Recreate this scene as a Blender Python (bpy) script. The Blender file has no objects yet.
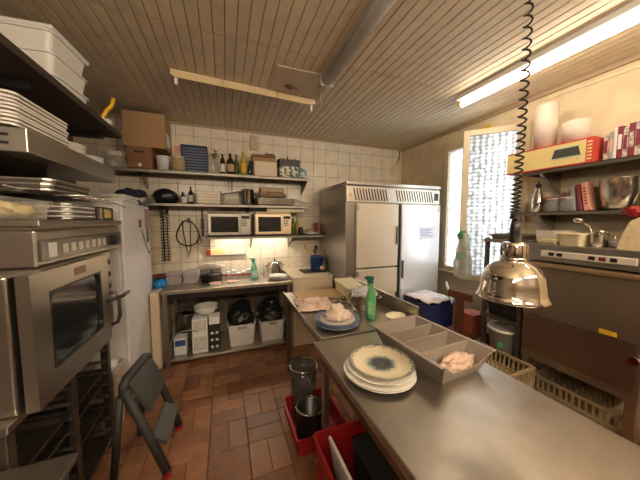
import bpy, bmesh, math, random
from mathutils import Vector, Matrix, noise
random.seed(7)
R = math.radians
SC = bpy.context.scene
COL = SC.collection

# ---------------------------------------------------------------- camera
cam_d = bpy.data.cameras.new('camera')
cam_d.sensor_fit = 'HORIZONTAL'; cam_d.sensor_width = 36.0
cam_d.lens = 252.0 / 640.0 * 36.0
cam_d.clip_start = 0.02
cam = bpy.data.objects.new('camera', cam_d); COL.objects.link(cam)
cam.location = (0, 0, 1.65)
cam.rotation_euler = (R(90 - 4.3), 0, R(-20.6))
SC.camera = cam

# ---------------------------------------------------------------- world, light, exposure
W = bpy.data.worlds.new('daylight'); SC.world = W; W.use_nodes = True
wn = W.node_tree.nodes; wl = W.node_tree.links
bg = wn['Background']
bg.inputs[0].default_value = (0.80, 0.90, 1.0, 1); bg.inputs[1].default_value = 3.6
SC.view_settings.view_transform = 'Standard'; SC.view_settings.look = 'None'
SC.view_settings.gamma = 1; SC.view_settings.use_curve_mapping = False
SC.view_settings.exposure = 1.08
SC.cycles.sample_clamp_indirect = 4.0; SC.cycles.caustics_reflective = False; SC.cycles.caustics_refractive = False; SC.cycles.blur_glossy = 0.5
TUBE_WARM = (1.0, 0.84, 0.63)
TUBE_POWER = 11.5        # right ceiling tube
FILL_POWER = 52.0        # added fill tubes behind the camera
SHELF_POWER = 50.0       # under-shelf tube

# ---------------------------------------------------------------- materials
MATS = {}
def mat(name, col, rough=0.5, metal=0.0, var=0.0, scale=6.0, bump=0.0, bscale=60.0, stretch=None, emit=0.0,
        alpha=1.0, trans=0.0, col2=None, coat=0.0, rvar=0.0, spec=0.5, lo=.2, hi=.8):
    if name in MATS: return MATS[name]
    m = bpy.data.materials.new(name); m.use_nodes = True
    nt = m.node_tree; N = nt.nodes; L = nt.links
    b = N['Principled BSDF']
    b.inputs['Base Color'].default_value = (*col, 1)
    b.inputs['Roughness'].default_value = rough
    b.inputs['Metallic'].default_value = metal
    b.inputs['Specular IOR Level'].default_value = spec
    b.inputs['Alpha'].default_value = alpha
    b.inputs['Transmission Weight'].default_value = trans
    b.inputs['Coat Weight'].default_value = coat
    if emit:
        b.inputs['Emission Color'].default_value = (*col, 1); b.inputs['Emission Strength'].default_value = emit
    tc = N.new('ShaderNodeTexCoord'); mp = N.new('ShaderNodeMapping')
    L.new(tc.outputs['Object'], mp.inputs[0])
    if stretch: mp.inputs['Scale'].default_value = stretch
    if var or col2 or rvar:
        n = N.new('ShaderNodeTexNoise'); n.inputs['Scale'].default_value = scale; n.inputs['Detail'].default_value = 6
        L.new(mp.outputs[0], n.inputs[0])
        if var or col2:
            r = N.new('ShaderNodeMix'); r.data_type = 'RGBA'
            c2 = col2 if col2 else tuple(c * (1 - var) for c in col)
            rr = N.new('ShaderNodeMapRange'); rr.inputs[1].default_value = lo; rr.inputs[2].default_value = hi
            L.new(n.outputs[0], rr.inputs[0]); L.new(rr.outputs[0], r.inputs[0])
            r.inputs[6].default_value = (*col, 1); r.inputs[7].default_value = (*c2, 1)
            L.new(r.outputs[2], b.inputs['Base Color'])
        if rvar:
            q = N.new('ShaderNodeMapRange'); q.inputs[1].default_value = .3; q.inputs[2].default_value = .7
            q.inputs[3].default_value = max(0.03, rough - rvar); q.inputs[4].default_value = min(1, rough + rvar)
            L.new(n.outputs[0], q.inputs[0]); L.new(q.outputs[0], b.inputs['Roughness'])
    if bump:
        n2 = N.new('ShaderNodeTexNoise'); n2.inputs['Scale'].default_value = bscale; n2.inputs['Detail'].default_value = 4
        L.new(mp.outputs[0], n2.inputs[0])
        bp = N.new('ShaderNodeBump'); bp.inputs['Strength'].default_value = bump; bp.inputs['Distance'].default_value = .01
        L.new(n2.outputs[0], bp.inputs['Height']); L.new(bp.outputs[0], b.inputs['Normal'])
    MATS[name] = m
    return m

STEEL = mat('brushed_steel', (.48, .44, .39), .30, .95, var=.06, scale=3)
SHELFST = mat('dull_shelf_steel', (.26, .235, .20), .42, .85, var=.15, scale=3)
FRST = mat('fridge_side_steel', (.36, .33, .29), .38, .8, var=.06, scale=2)
TOPST = mat('worn_worktop_steel', (.60, .54, .46), .36, .95, var=.3, scale=7, rvar=.07)
DKST = mat('dark_steel', (.20, .17, .14), .38, .9, var=.3, scale=5, rvar=.1)
BRST = mat('brown_reflection_steel', (.38, .29, .21), .36, .85, var=.25, scale=3, rvar=.08)  # brown reflections put into the steel's own colour
CHROME = mat('chrome', (.90, .86, .80), .05, 1.0)
POTST = mat('pot_steel', (.62, .58, .53), .22, 1.0, var=.15, scale=8)
BLACK = mat('black_plastic', (.018, .016, .015), .45)
BLKM = mat('black_metal', (.03, .027, .025), .35, .4)
GREYP = mat('grey_plastic', (.36, .35, .34), .55, var=.12)
DGREY = mat('dark_grey_rubber', (.035, .034, .032), .6, var=.2, scale=20)
WHITE = mat('white_plastic', (.80, .77, .71), .42, var=.08)
WENAM = mat('white_enamel', (.83, .80, .78), .28, var=.05)
CREAM = mat('cream_paint', (.74, .62, .44), .5, var=.12)
PANEL = mat('beige_panel', (.70, .58, .42), .5, var=.15)
CERAM = mat('white_ceramic', (.84, .80, .73), .18, coat=.3)
CERBL = mat('blue_ceramic_rim', (.16, .20, .32), .2, coat=.3)
CARD = mat('brown_cardboard', (.42, .25, .12), .8, var=.15, scale=5)
CARDD = mat('dark_cardboard', (.27, .13, .06), .8, var=.2)
PAPER = mat('white_paper', (.82, .80, .78), .8, var=.05)
PLASTER = mat('cream_plaster', (.74, .62, .43), .75, col2=(.64, .51, .33), scale=5, lo=.35, hi=.65, bump=.5, bscale=16)
GROUT = mat('brown_grout', (.12, .075, .045), .9)
WGROUT = mat('tile_grout', (.16, .12, .08), .9)
RED = mat('red_plastic', (.36, .015, .015), .4, var=.2)
REDD = mat('dull_red', (.5, .06, .05), .6, var=.2)
BLUE = mat('blue_plastic', (.03, .09, .30), .45)
NAVY = mat('navy_plastic', (.02, .03, .12), .5)
GREEN = mat('green_plastic', (.09, .34, .14), .35)
TEAL = mat('teal_liquid_plastic', (.25, .68, .50), .25)
YELLOW = mat('yellow_plastic', (.75, .45, .02), .45)
TUBC = mat('translucent_tub', (.90, .86, .76), .15, alpha=.2)
GLASS = mat('clear_glass', (.75, .75, .73), .05, alpha=.18)
GLASSG = mat('green_glass', (.10, .14, .04), .1)
GLASSO = mat('oil_bottle', (.50, .38, .06), .15)
GLASSD = mat('dark_bottle_glass', (.03, .02, .012), .1)
CTRAY = mat('warm_grey_tray_plastic', (.33, .275, .225), .5, var=.1)
WOOD = mat('light_chopping_board', (.62, .43, .22), .6, var=.25, scale=4, stretch=(1, 8, 8))
DWOOD = mat('reddish_brown_wood', (.16, .05, .02), .45, var=.3, scale=4)
MEAT = mat('pale_pink_meat', (.66, .42, .31), .6, col2=(.72, .56, .44), scale=28, bump=.5, bscale=60)
FOODM = mat('creamy_salad', (.86, .76, .63), .45, col2=(.66, .42, .34), scale=40, bump=.4, bscale=60)
CHEESE = mat('pale_sponge', (.80, .66, .42), .7, col2=(.72, .56, .34), scale=40, bump=.3, bscale=60)
PASTA = mat('yellow_food', (.88, .60, .10), .5, col2=(.88, .76, .40), scale=40)
PLAST = mat('thin_clear_film', (.9, .9, .9), .18, alpha=.5)
WCLOTH = mat('white_cloth', (.80, .74, .68), .85, var=.12, scale=14)
PCLOTH = mat('pinkish_cloth', (.78, .62, .52), .85, col2=(.66, .38, .28), scale=26, lo=.44, hi=.6, bump=.4, bscale=30)
GCLOTH = mat('grey_lilac_cloth', (.50, .44, .44), .9, var=.15, scale=20)
DCLOTH = mat('dark_blue_cloth', (.03, .035, .07), .85)
BLKBAG = mat('black_bin_bag', (.012, .012, .013), .3, bump=.6, bscale=22)
BLUEBAG = mat('blue_bag', (.02, .25, .65), .35, bump=.4, bscale=22)
SCREEN = mat('dark_glass_front', (.02, .022, .022), .08, spec=.7)
SALMON = mat('salmon_cover', (.80, .38, .28), .6)
MAROON = mat('maroon_cover', (.22, .03, .05), .6)
BWHITE = mat('printed_pale_cover', (.68, .60, .52), .7, col2=(.35, .28, .25), scale=40, lo=.45, hi=.55)
STRAW = mat('straw_wicker', (.55, .40, .20), .8, var=.4, scale=40)
PATT = mat('floral_print', (.75, .68, .52), .6, col2=(.06, .10, .09), scale=22, lo=.47, hi=.53)
BOXY = mat('printed_yellow_card', (.78, .62, .28), .6)
BOXR = mat('printed_red_card', (.62, .07, .05), .6)
TEA = mat('light_blue_jar', (.10, .28, .45), .3, col2=(.6, .6, .55), scale=22, lo=.47, hi=.53)
HERB = mat('leafy_green', (.10, .16, .04), .8, var=.5, scale=30)
LIT = mat('lit_fluorescent_tube', (1, .90, .74), .5, emit=1)
CLRD = mat('clear_ribbed_diffuser', (.55, .50, .44), .25, var=.3, scale=30, stretch=(8, 1, 1), alpha=.75)
PHOTOM = mat('photo_collage', (.30, .12, .08), .4, col2=(.60, .50, .45), scale=22)
BRASS = mat('warm_handle_steel', (.62, .45, .26), .3, .9)

def emis(name, col, s):
    m = bpy.data.materials.new(name); m.use_nodes = True; N = m.node_tree.nodes; N.clear()
    e = N.new('ShaderNodeEmission'); e.inputs[0].default_value = (*col, 1); e.inputs[1].default_value = s
    o = N.new('ShaderNodeOutputMaterial'); m.node_tree.links.new(e.outputs[0], o.inputs[0]); return m
LIT_R = emis('lit_tube_right', TUBE_WARM, TUBE_POWER)
LIT_FILL = emis('fill_tube_rear', TUBE_WARM, FILL_POWER)
LIT_S = emis('lit_tube_shelf', (1.0, .86, .68), SHELF_POWER)
DISPLAY = emis('blue_display', (.10, .35, .6), .6)

def tile_mat(name, c1, c2, rough, bump=.1, dirt=.0):
    m = bpy.data.materials.new(name); m.use_nodes = True; nt = m.node_tree; N = nt.nodes; L = nt.links
    b = N['Principled BSDF']; g = N.new('ShaderNodeNewGeometry')
    mx = N.new('ShaderNodeMix'); mx.data_type = 'RGBA'
    mx.inputs[6].default_value = (*c1, 1); mx.inputs[7].default_value = (*c2, 1)
    L.new(g.outputs['Random Per Island'], mx.inputs[0])
    tc = N.new('ShaderNodeTexCoord'); n = N.new('ShaderNodeTexNoise'); n.inputs['Scale'].default_value = 9; n.inputs['Detail'].default_value = 7
    L.new(tc.outputs['Object'], n.inputs[0])
    m2 = N.new('ShaderNodeMix'); m2.data_type = 'RGBA'; m2.blend_type = 'MULTIPLY'
    L.new(mx.outputs[2], m2.inputs[6])
    cr = N.new('ShaderNodeMapRange'); cr.inputs[1].default_value = .3; cr.inputs[2].default_value = .7
    cr.inputs[3].default_value = 1 - dirt; cr.inputs[4].default_value = 1
    L.new(n.outputs[0], cr.inputs[0])
    cc = N.new('ShaderNodeCombineColor')
    for i in range(3): L.new(cr.outputs[0], cc.inputs[i])
    L.new(cc.outputs[0], m2.inputs[7]); m2.inputs[0].default_value = 1
    L.new(m2.outputs[2], b.inputs['Base Color'])
    rr = N.new('ShaderNodeMapRange'); rr.inputs[3].default_value = rough - .12; rr.inputs[4].default_value = rough + .15
    L.new(n.outputs[0], rr.inputs[0]); L.new(rr.outputs[0], b.inputs['Roughness'])
    bp = N.new('ShaderNodeBump'); bp.inputs['Strength'].default_value = bump; bp.inputs['Distance'].default_value = .01
    L.new(n.outputs[0], bp.inputs['Height']); L.new(bp.outputs[0], b.inputs['Normal'])
    return m
FTILE = tile_mat('terracotta_tile', (.22, .085, .038), (.42, .19, .085), .42, .25, .35)
WTILE = tile_mat('cream_wall_tile', (.74, .65, .51), (.78, .69, .55), .25, .03, .04)
PLANK = tile_mat('painted_ceiling_plank', (.66, .53, .36), (.73, .59, .41), .45, .08, .18)

def glass_window_mat():
    m = bpy.data.materials.new('patterned_obscure_glass'); m.use_nodes = True; nt = m.node_tree; N = nt.nodes; L = nt.links; N.clear()
    tc = N.new('ShaderNodeTexCoord'); mp = N.new('ShaderNodeMapping'); mp.inputs['Scale'].default_value = (1, 1, 1)
    L.new(tc.outputs['Object'], mp.inputs[0])
    v = N.new('ShaderNodeTexVoronoi'); v.inputs['Scale'].default_value = 24; v.inputs['Randomness'].default_value = .35
    L.new(mp.outputs[0], v.inputs[0])
    r = N.new('ShaderNodeMapRange'); r.inputs[1].default_value = .15; r.inputs[2].default_value = .75
    L.new(v.outputs['Distance'], r.inputs[0])
    cm = N.new('ShaderNodeMix'); cm.data_type = 'RGBA'
    cm.inputs[6].default_value = (.90, .93, .96, 1); cm.inputs[7].default_value = (.34, .31, .27, 1)
    L.new(r.outputs[0], cm.inputs[0])
    tr = N.new('ShaderNodeBsdfTranslucent'); L.new(cm.outputs[2], tr.inputs[0])
    tp = N.new('ShaderNodeBsdfTransparent'); L.new(cm.outputs[2], tp.inputs[0])
    gl = N.new('ShaderNodeBsdfGlossy'); gl.inputs['Roughness'].default_value = .2
    bp = N.new('ShaderNodeBump'); bp.inputs['Strength'].default_value = .6; bp.inputs['Distance'].default_value = .01
    L.new(v.outputs['Distance'], bp.inputs['Height']); L.new(bp.outputs[0], gl.inputs['Normal'])
    m1 = N.new('ShaderNodeMixShader'); m1.inputs[0].default_value = .18
    L.new(tr.outputs[0], m1.inputs[1]); L.new(tp.outputs[0], m1.inputs[2])
    m2 = N.new('ShaderNodeMixShader'); m2.inputs[0].default_value = .05
    L.new(m1.outputs[0], m2.inputs[1]); L.new(gl.outputs[0], m2.inputs[2])
    o = N.new('ShaderNodeOutputMaterial'); L.new(m2.outputs[0], o.inputs[0]); return m
WGLASS = glass_window_mat()

def plate_mat():   # cream plate with a speckled blue-black rosette glazed in its middle
    m = bpy.data.materials.new('rosette_plate_glaze'); m.use_nodes = True; nt = m.node_tree; N = nt.nodes; L = nt.links
    b = N['Principled BSDF']; b.inputs['Roughness'].default_value = .2
    tc = N.new('ShaderNodeTexCoord'); sp = N.new('ShaderNodeSeparateXYZ'); L.new(tc.outputs['Object'], sp.inputs[0])
    cv = N.new('ShaderNodeCombineXYZ'); L.new(sp.outputs[0], cv.inputs[0]); L.new(sp.outputs[1], cv.inputs[1])
    ln = N.new('ShaderNodeVectorMath'); ln.operation = 'LENGTH'; L.new(cv.outputs[0], ln.inputs[0])
    n = N.new('ShaderNodeTexNoise'); n.inputs['Scale'].default_value = 90; n.inputs['Detail'].default_value = 3; L.new(tc.outputs['Object'], n.inputs[0])
    ad = N.new('ShaderNodeMath'); ad.operation = 'MULTIPLY_ADD'; ad.inputs[1].default_value = .06; ad.inputs[2].default_value = -.03
    L.new(n.outputs[0], ad.inputs[0])
    a2 = N.new('ShaderNodeMath'); L.new(ln.outputs['Value'], a2.inputs[0]); L.new(ad.outputs[0], a2.inputs[1])
    cr = N.new('ShaderNodeValToRGB'); L.new(a2.outputs[0], cr.inputs[0])
    e = cr.color_ramp.elements; e[0].position = .0; e[0].color = (.08, .08, .07, 1); e[1].position = .085; e[1].color = (.80, .70, .50, 1)
    k = e.new(.045); k.color = (.035, .05, .06, 1); k = e.new(.06); k.color = (.20, .24, .22, 1)
    k = e.new(.142); k.color = (.80, .70, .50, 1); k = e.new(.152); k.color = (.22, .22, .18, 1)
    L.new(cr.outputs[0], b.inputs['Base Color']); return m
ROSETTE = plate_mat()

# ---------------------------------------------------------------- mesh builder
class B:
    def __init__(s): s.bm = bmesh.new(); s.M = Matrix(); s.mi = 0
    def xf(s, M=None): s.M = M or Matrix(); return s
    def m(s, i): s.mi = i; return s
    def _f(s, vs, smooth=False):
        try: f = s.bm.faces.new(vs)
        except ValueError: return None
        f.material_index = s.mi; f.smooth = smooth; return f
    def v(s, p): return s.bm.verts.new(s.M @ Vector(p))
    def box(s, x0, x1, y0, y1, z0, z1, bev=0.0, seg=2):
        P = [(x, y, z) for z in (z0, z1) for y in (y0, y1) for x in (x0, x1)]
        V = [s.v(p) for p in P]
        F = [s._f([V[i] for i in q]) for q in ((0, 2, 3, 1), (4, 5, 7, 6), (0, 1, 5, 4), (2, 6, 7, 3), (0, 4, 6, 2), (1, 3, 7, 5))]
        if bev:
            es = list({e for f in F for e in f.edges})
            r = bmesh.ops.bevel(s.bm, geom=es, offset=bev, segments=seg, affect='EDGES', profile=.5, clamp_overlap=True)
            for f in r['faces']: f.material_index = s.mi
        return s
    def hexa(s, b4, t4):   # eight corners: bottom four and top four, same winding
        V = [s.v(p) for p in b4] + [s.v(p) for p in t4]
        s._f(V[3::-1]); s._f(V[4:])
        for i in range(4): j = (i + 1) % 4; s._f([V[i], V[j], V[4 + j], V[4 + i]])
        return s
    def lathe(s, prof, c=(0, 0, 0), seg=28, smooth=True, sx=1, sy=1):
        rings = []
        for r, z in prof:
            if r < 1e-5: rings.append([s.v((c[0], c[1], c[2] + z))])
            else: rings.append([s.v((c[0] + sx * r * math.cos(2 * math.pi * k / seg), c[1] + sy * r * math.sin(2 * math.pi * k / seg), c[2] + z)) for k in range(seg)])
        for a, b in zip(rings, rings[1:]):
            if len(a) == 1 and len(b) == 1: continue
            for k in range(seg):
                j = (k + 1) % seg
                if len(a) == 1: s._f([a[0], b[j], b[k]], smooth)
                elif len(b) == 1: s._f([a[k], a[j], b[0]], smooth)
                else: s._f([a[k], a[j], b[j], b[k]], smooth)
        return s
    def cyl(s, c, r, h, r2=None, seg=24):
        r2 = r if r2 is None else r2
        s.lathe([(0, 0), (r, 0)], c, seg, False); s.lathe([(r, 0), (r2, h)], c, seg); s.lathe([(r2, h), (0, h)], c, seg, False); return s
    def tube(s, pts, r, seg=8, closed=False, rs=None):
        pts = [Vector(p) for p in pts]; n = len(pts); rings = []
        up = None
        for i, p in enumerate(pts):
            if closed: t = (pts[(i + 1) % n] - pts[i - 1])
            else: t = pts[min(i + 1, n - 1)] - pts[max(i - 1, 0)]
            t.normalize()
            if up is None:
                up = Vector((0, 0, 1)) if abs(t.z) < .9 else Vector((1, 0, 0))
            a = up - t * up.dot(t); a.normalize(); up = a; b = t.cross(a)
            rr = rs[i] if rs else r
            rings.append([s.v(p + (a * math.cos(2 * math.pi * k / seg) + b * math.sin(2 * math.pi * k / seg)) * rr) for k in range(seg)])
        m = n if closed else n - 1
        for i in range(m):
            A = rings[i]; C = rings[(i + 1) % n]
            for k in range(seg): j = (k + 1) % seg; s._f([A[k], A[j], C[j], C[k]], True)
        if not closed: s._f(rings[0][::-1]); s._f(rings[-1])
        return s
    def tub(s, cx, cy, z0, w, d, h, t=.006, taper=.9, rim=.012, corner=.03, cs=4):
        def rr(wx, dy, z, c):
            P = []
            for (qx, qy, a0) in ((1, 1, 0), (-1, 1, 90), (-1, -1, 180), (1, -1, 270)):
                for k in range(cs + 1):
                    a = R(a0 + 90 * k / cs)
                    P.append(s.v((cx + qx * (wx / 2 - c) + c * math.cos(a), cy + qy * (dy / 2 - c) + c * math.sin(a), z0 + z)))
            return P
        W2, D2 = w * taper, d * taper
        loops = [rr(W2, D2, 0, corner * taper), rr(w, d, h - .01, corner), rr(w + 2 * rim, d + 2 * rim, h - .01, corner + rim),
                 rr(w + 2 * rim, d + 2 * rim, h, corner + rim), rr(w - 2 * t, d - 2 * t, h, corner), rr(W2 - 2 * t, D2 - 2 * t, t, corner * taper)]
        n = len(loops[0]); s._f(loops[0][::-1])
        for A, C in zip(loops, loops[1:]):
            for k in range(n): j = (k + 1) % n; s._f([A[k], A[j], C[j], C[k]])
        s._f(loops[-1]); return s
    def prism(s, pts, z0, z1):
        a = [s.v((x, y, z0)) for x, y in pts]; b = [s.v((x, y, z1)) for x, y in pts]; n = len(pts)
        s._f(a[::-1]); s._f(b)
        for k in range(n): j = (k + 1) % n; s._f([a[k], a[j], b[j], b[k]])
        return s
    def grid(s, fn, nu, nv, thick=0.0):
        g = [[s.v(fn(i / nu, j / nv)) for j in range(nv + 1)] for i in range(nu + 1)]
        for i in range(nu):
            for j in range(nv): s._f([g[i][j], g[i + 1][j], g[i + 1][j + 1], g[i][j + 1]], True)
        return s
    def blob(s, c, r, amp=.2, f=6, sub=3, flat=None, seed=0):
        r0 = bmesh.ops.create_icosphere(s.bm, subdivisions=sub, radius=1)
        for v in r0['verts']:
            d = v.co.normalized(); k = 1 + amp * noise.noise(d * f * .4 + Vector((seed, seed * 2, 0)))+ amp * .5 * noise.noise(d * f + Vector((seed, 0, 5)))
            p = Vector((d.x * r[0] * k, d.y * r[1] * k, d.z * r[2] * k))
            if flat is not None and p.z < flat: p.z = flat
            v.co = s.M @ (Vector(c) + p)
        for v in r0['verts']:
            for fc in v.link_faces: fc.material_index = s.mi; fc.smooth = True
        return s
    def done(s, name, ms, parent=None, loc=(0, 0, 0), rot=0, solid=0.0):
        bmesh.ops.recalc_face_normals(s.bm, faces=s.bm.faces)
        me = bpy.data.meshes.new(name); s.bm.to_mesh(me); s.bm.free()
        for m_ in (ms if isinstance(ms, (list, tuple)) else [ms]): me.materials.append(m_)
        o = bpy.data.objects.new(name, me); COL.objects.link(o)
        o.location = loc; o.rotation_euler = (0, 0, rot)
        if parent: o.parent = parent
        if solid:
            md = o.modifiers.new('thickness', 'SOLIDIFY'); md.thickness = solid; md.offset = 0
        return o

def thing(name, label, cat, loc, rot=0, group=None):
    o = bpy.data.objects.new(name, None); COL.objects.link(o); o.location = loc; o.rotation_euler = (0, 0, rot)
    o.empty_display_size = .1; o['label'] = label; o['category'] = cat
    if group: o['group'] = group
    return o
def tag(o, label, cat, group=None):
    o['label'] = label; o['category'] = cat
    if group: o['group'] = group
    return o
def place_in(k, n, up='up'):
    names = ['lowest', 'second', 'third', 'fourth', 'fifth', 'sixth', 'seventh', 'eighth', 'ninth', 'tenth']
    return 'lowest' if k == 0 else ('topmost' if k == n - 1 else names[k] + ' from the bottom')
def struct(o): o['kind'] = 'structure'; return o
def dup(src, loc, label=None, rot=None, group=None):
    c = src.copy(); COL.objects.link(c); c.location = loc
    if rot is not None: c.rotation_euler = (c.rotation_euler[0], c.rotation_euler[1], rot)
    if label: c['label'] = label
    if group: c['group'] = group
    for ch in [k for k in src.children]:
        d = ch.copy(); COL.objects.link(d); d.parent = c
        for g in ch.children:
            e = g.copy(); COL.objects.link(e); e.parent = d
    return c
def holed_plate(b, x0, x1, ya, yb, za, zb, ia, ib, ja, jb, rc, n=6):
    # flat plate in the y-z plane with a rounded rectangular opening (ia..ib, ja..jb)
    inn, out = [], []
    for (cy, cz, oy_, oz_, a0) in ((ib - rc, jb - rc, yb, zb, 0), (ia + rc, jb - rc, ya, zb, 90), (ia + rc, ja + rc, ya, za, 180), (ib - rc, ja + rc, yb, za, 270)):
        for k in range(n + 1):
            a = R(a0 + 90 * k / n); inn.append((cy + rc * math.cos(a), cz + rc * math.sin(a))); out.append((oy_, oz_))
    N_ = len(inn); V = {}
    def g(p, x):
        k_ = (round(p[0], 5), round(p[1], 5), x)
        if k_ not in V: V[k_] = b.v((x, p[0], p[1]))
        return V[k_]
    for k in range(N_):
        j = (k + 1) % N_
        for x in (x0, x1):
            q = [g(inn[k], x), g(inn[j], x), g(out[j], x)] + ([g(out[k], x)] if out[j] != out[k] else [])
            b._f(q)
        b._f([g(inn[k], x0), g(inn[j], x0), g(inn[j], x1), g(inn[k], x1)])
        if out[j] != out[k]: b._f([g(out[k], x0), g(out[j], x0), g(out[j], x1), g(out[k], x1)])
    return b
def rotz(a, c=(0, 0, 0)): return Matrix.Translation(c) @ Matrix.Rotation(a, 4, 'Z')

# ================================================================ ROOM SHELL
X0, X1, Y0, Y1, ZC = -1.62, 3.0, -1.7, 3.80, 2.92
# floor: basket-weave terracotta tiles
b = B(); b.m(1).box(X0 - .1, X1 + .1, Y0 - .1, Y1 + .1, -.06, -.006); b.m(0)
C_, g_ = .272, .006
ox, oy = -.152 - C_ * 8, 2.10 - C_ * 16
i = 0
while ox + i * C_ < X1:
    j = 0
    while oy + j * C_ < Y1:
        x, y = ox + i * C_, oy + j * C_
        for k in range(2):
            if (i + j) % 2: q = (x + k * C_ / 2, x + (k + 1) * C_ / 2, y, y + C_)
            else: q = (x, x + C_, y + k * C_ / 2, y + (k + 1) * C_ / 2)
            q = (max(q[0], X0), min(q[1], X1), max(q[2], Y0), min(q[3], Y1))
            if q[1] - q[0] > .03 and q[3] - q[2] > .03:
                dz = random.uniform(-.001, .0)
                b.box(q[0] + g_ / 2, q[1] - g_ / 2, q[2] + g_ / 2, q[3] - g_ / 2, -.012, dz, .0025, 1)
        j += 1
    i += 1
struct(b.done('floor', [FTILE, GROUT]))

def tiled(name, axis, pos, a0, a1, z0, z1, facing, s=.2, off=0.0, zoff=.02, thick=.1):
    b = B()
    def bx(u0, u1, p0, p1, w0, w1, bev=0):
        p0, p1 = min(p0, p1), max(p0, p1)
        if axis == 'y': b.box(u0, u1, p0, p1, w0, w1, bev, 1)
        else: b.box(p0, p1, u0, u1, w0, w1, bev, 1)
    b.m(1); bx(a0, a1, pos - facing * .004, pos - facing * thick, z0, z1); b.m(0)
    u = a0 + off - s
    while u < a1:
        z = z0 + zoff - s
        while z < z1:
            q = (max(u, a0), min(u + s, a1), max(z, z0), min(z + s, z1))
            if q[1] - q[0] > .02 and q[3] - q[2] > .02:
                bx(q[0] + .002, q[1] - .002, pos, pos - facing * .008, q[2] + .002, q[3] - .002, .002)
            z += s
        u += s
    return struct(b.done(name, [WTILE, WGROUT]))
tiled('wall_back', 'y', Y1, X0 - .1, X1 + .1, 0, ZC, -1, .21, .10, .04)
# side and front walls
DARKW = mat('dark_reflection_wall', (.14, .10, .07), .6, var=.2)  # unseen walls coloured dark to give the steel darker reflections
struct(B().box(X0 - .1, X0, Y0, Y1, 0, ZC).done('wall_left', DARKW))
struct(B().box(X0 - .1, X1 + .1, Y0 - .1, Y0, 0, ZC).done('wall_front', DARKW))
WY0, WY1, WZ0, WZ1 = 1.74, 2.83, .95, 2.68
b = B(); b.box(X1, X1 + .25, Y0, WY0, 0, ZC).box(X1, X1 + .25, WY1, Y1 , 0, ZC)
b.box(X1, X1 + .25, WY0, WY1, 0, WZ0).box(X1, X1 + .25, WY0, WY1, WZ1, ZC)
struct(b.done('wall_right', PLASTER))
# ceiling planks
b = B(); b.m(1).box(X0 - .1, X1 + .25, Y0 - .1, Y1 + .1, ZC + .012, ZC + .08); b.m(0)
x = X0
while x < X1:
    x2 = min(x + .075, X1)
    for (ya, yb) in ((Y0, -.2), (-.2, 1.95), (1.95, Y1)):
        b.box(x + .0022, x2 - .0022, ya + .001, yb - .001, ZC, ZC + .012, .004, 1)
    x += .075
struct(b.done('ceiling', [PLANK, mat('plank_gap', (.34, .23, .14), .9)]))
struct(B().box(X1 - .03, X1, Y0, Y1, ZC - .04, ZC, .006).done('trim_1', mat('trim_paint', (.42, .30, .19), .6)))
struct(B().box(X0, X1 - .03, Y1 - .025, Y1, ZC - .025, ZC, .005).done('trim_2', MATS['trim_paint']))
# hatch plate in the ceiling
b = B(); b.box(.43, .92, 2.13, 2.52, ZC - .012, ZC, .003)
struct(b.done('trim_3', mat('hatch_paint', (.60, .45, .30), .5, var=.25, scale=8)))

# window
w = bpy.data.objects.new('window_1', None); COL.objects.link(w); w.location = (X1, (WY0 + WY1) / 2, WZ0); struct(w)
def wl_(bld, name, m_, p=w): o = bld.done(name, m_, p); o.location = (-w.location.x, -w.location.y, -w.location.z); return o
b = B(); xa, xb = X1 - .03, X1 + .06
b.box(xa, xb, WY0, WY0 + .06, WZ0, WZ1, .006).box(xa, xb, WY1 - .07, WY1, WZ0, WZ1, .006)
b.box(xa, xb, WY0 + .06, WY1 - .07, WZ1 - .06, WZ1, .006).box(xa, xb, WY0 + .06, WY1 - .07, WZ0, WZ0 + .06, .006)
b.box(xa + .01, xb, 2.27, 2.33, WZ0 + .06, WZ1 - .06, .006)
wl_(b, 'window_frame', CREAM)
b = B(); b.box(X1 + .012, X1 + .018, 2.32, 2.77, WZ0 + .05, WZ1 - .05); wl_(b, 'pane', WGLASS)
b = B(); b.box(X1 - .07, X1 + .1, WY0 - .03, WY1 + .03, WZ0 - .035, WZ0, .008); wl_(b, 'window_sill', CREAM)
# casement standing open into the room, hinged at its near side
hx, hy = X1 - .035, 1.79
ang = math.atan2(2.20 - hy, 2.585 - hx); Lw = math.hypot(2.585 - hx, 2.20 - hy)
SM = Matrix.Translation((hx, hy, WZ0 + .01)) @ Matrix.Rotation(ang, 4, 'Z')
Hs = WZ1 - WZ0 - .02
b = B().xf(SM); t = .065
b.box(0, t, -.02, .02, 0, Hs, .006).box(Lw - t, Lw, -.02, .02, 0, Hs, .006)
b.box(t, Lw - t, -.02, .02, Hs - t, Hs, .006).box(t, Lw - t, -.02, .02, 0, t, .006)
sash = wl_(b, 'open_casement', CREAM)
b = B().xf(SM); b.box(t - .005, Lw - t + .005, -.003, .003, t - .005, Hs - t + .005); o = b.done('pane', WGLASS, sash)
b = B().xf(SM); b.box(Lw - .045, Lw - .02, -.05, -.021, Hs * .45, Hs * .45 + .03, .004).box(Lw - .042, Lw - .022, -.06, -.045, Hs * .45 - .08, Hs * .45 + .02, .004)
b.done('window_handle', BRASS, sash)

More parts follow.
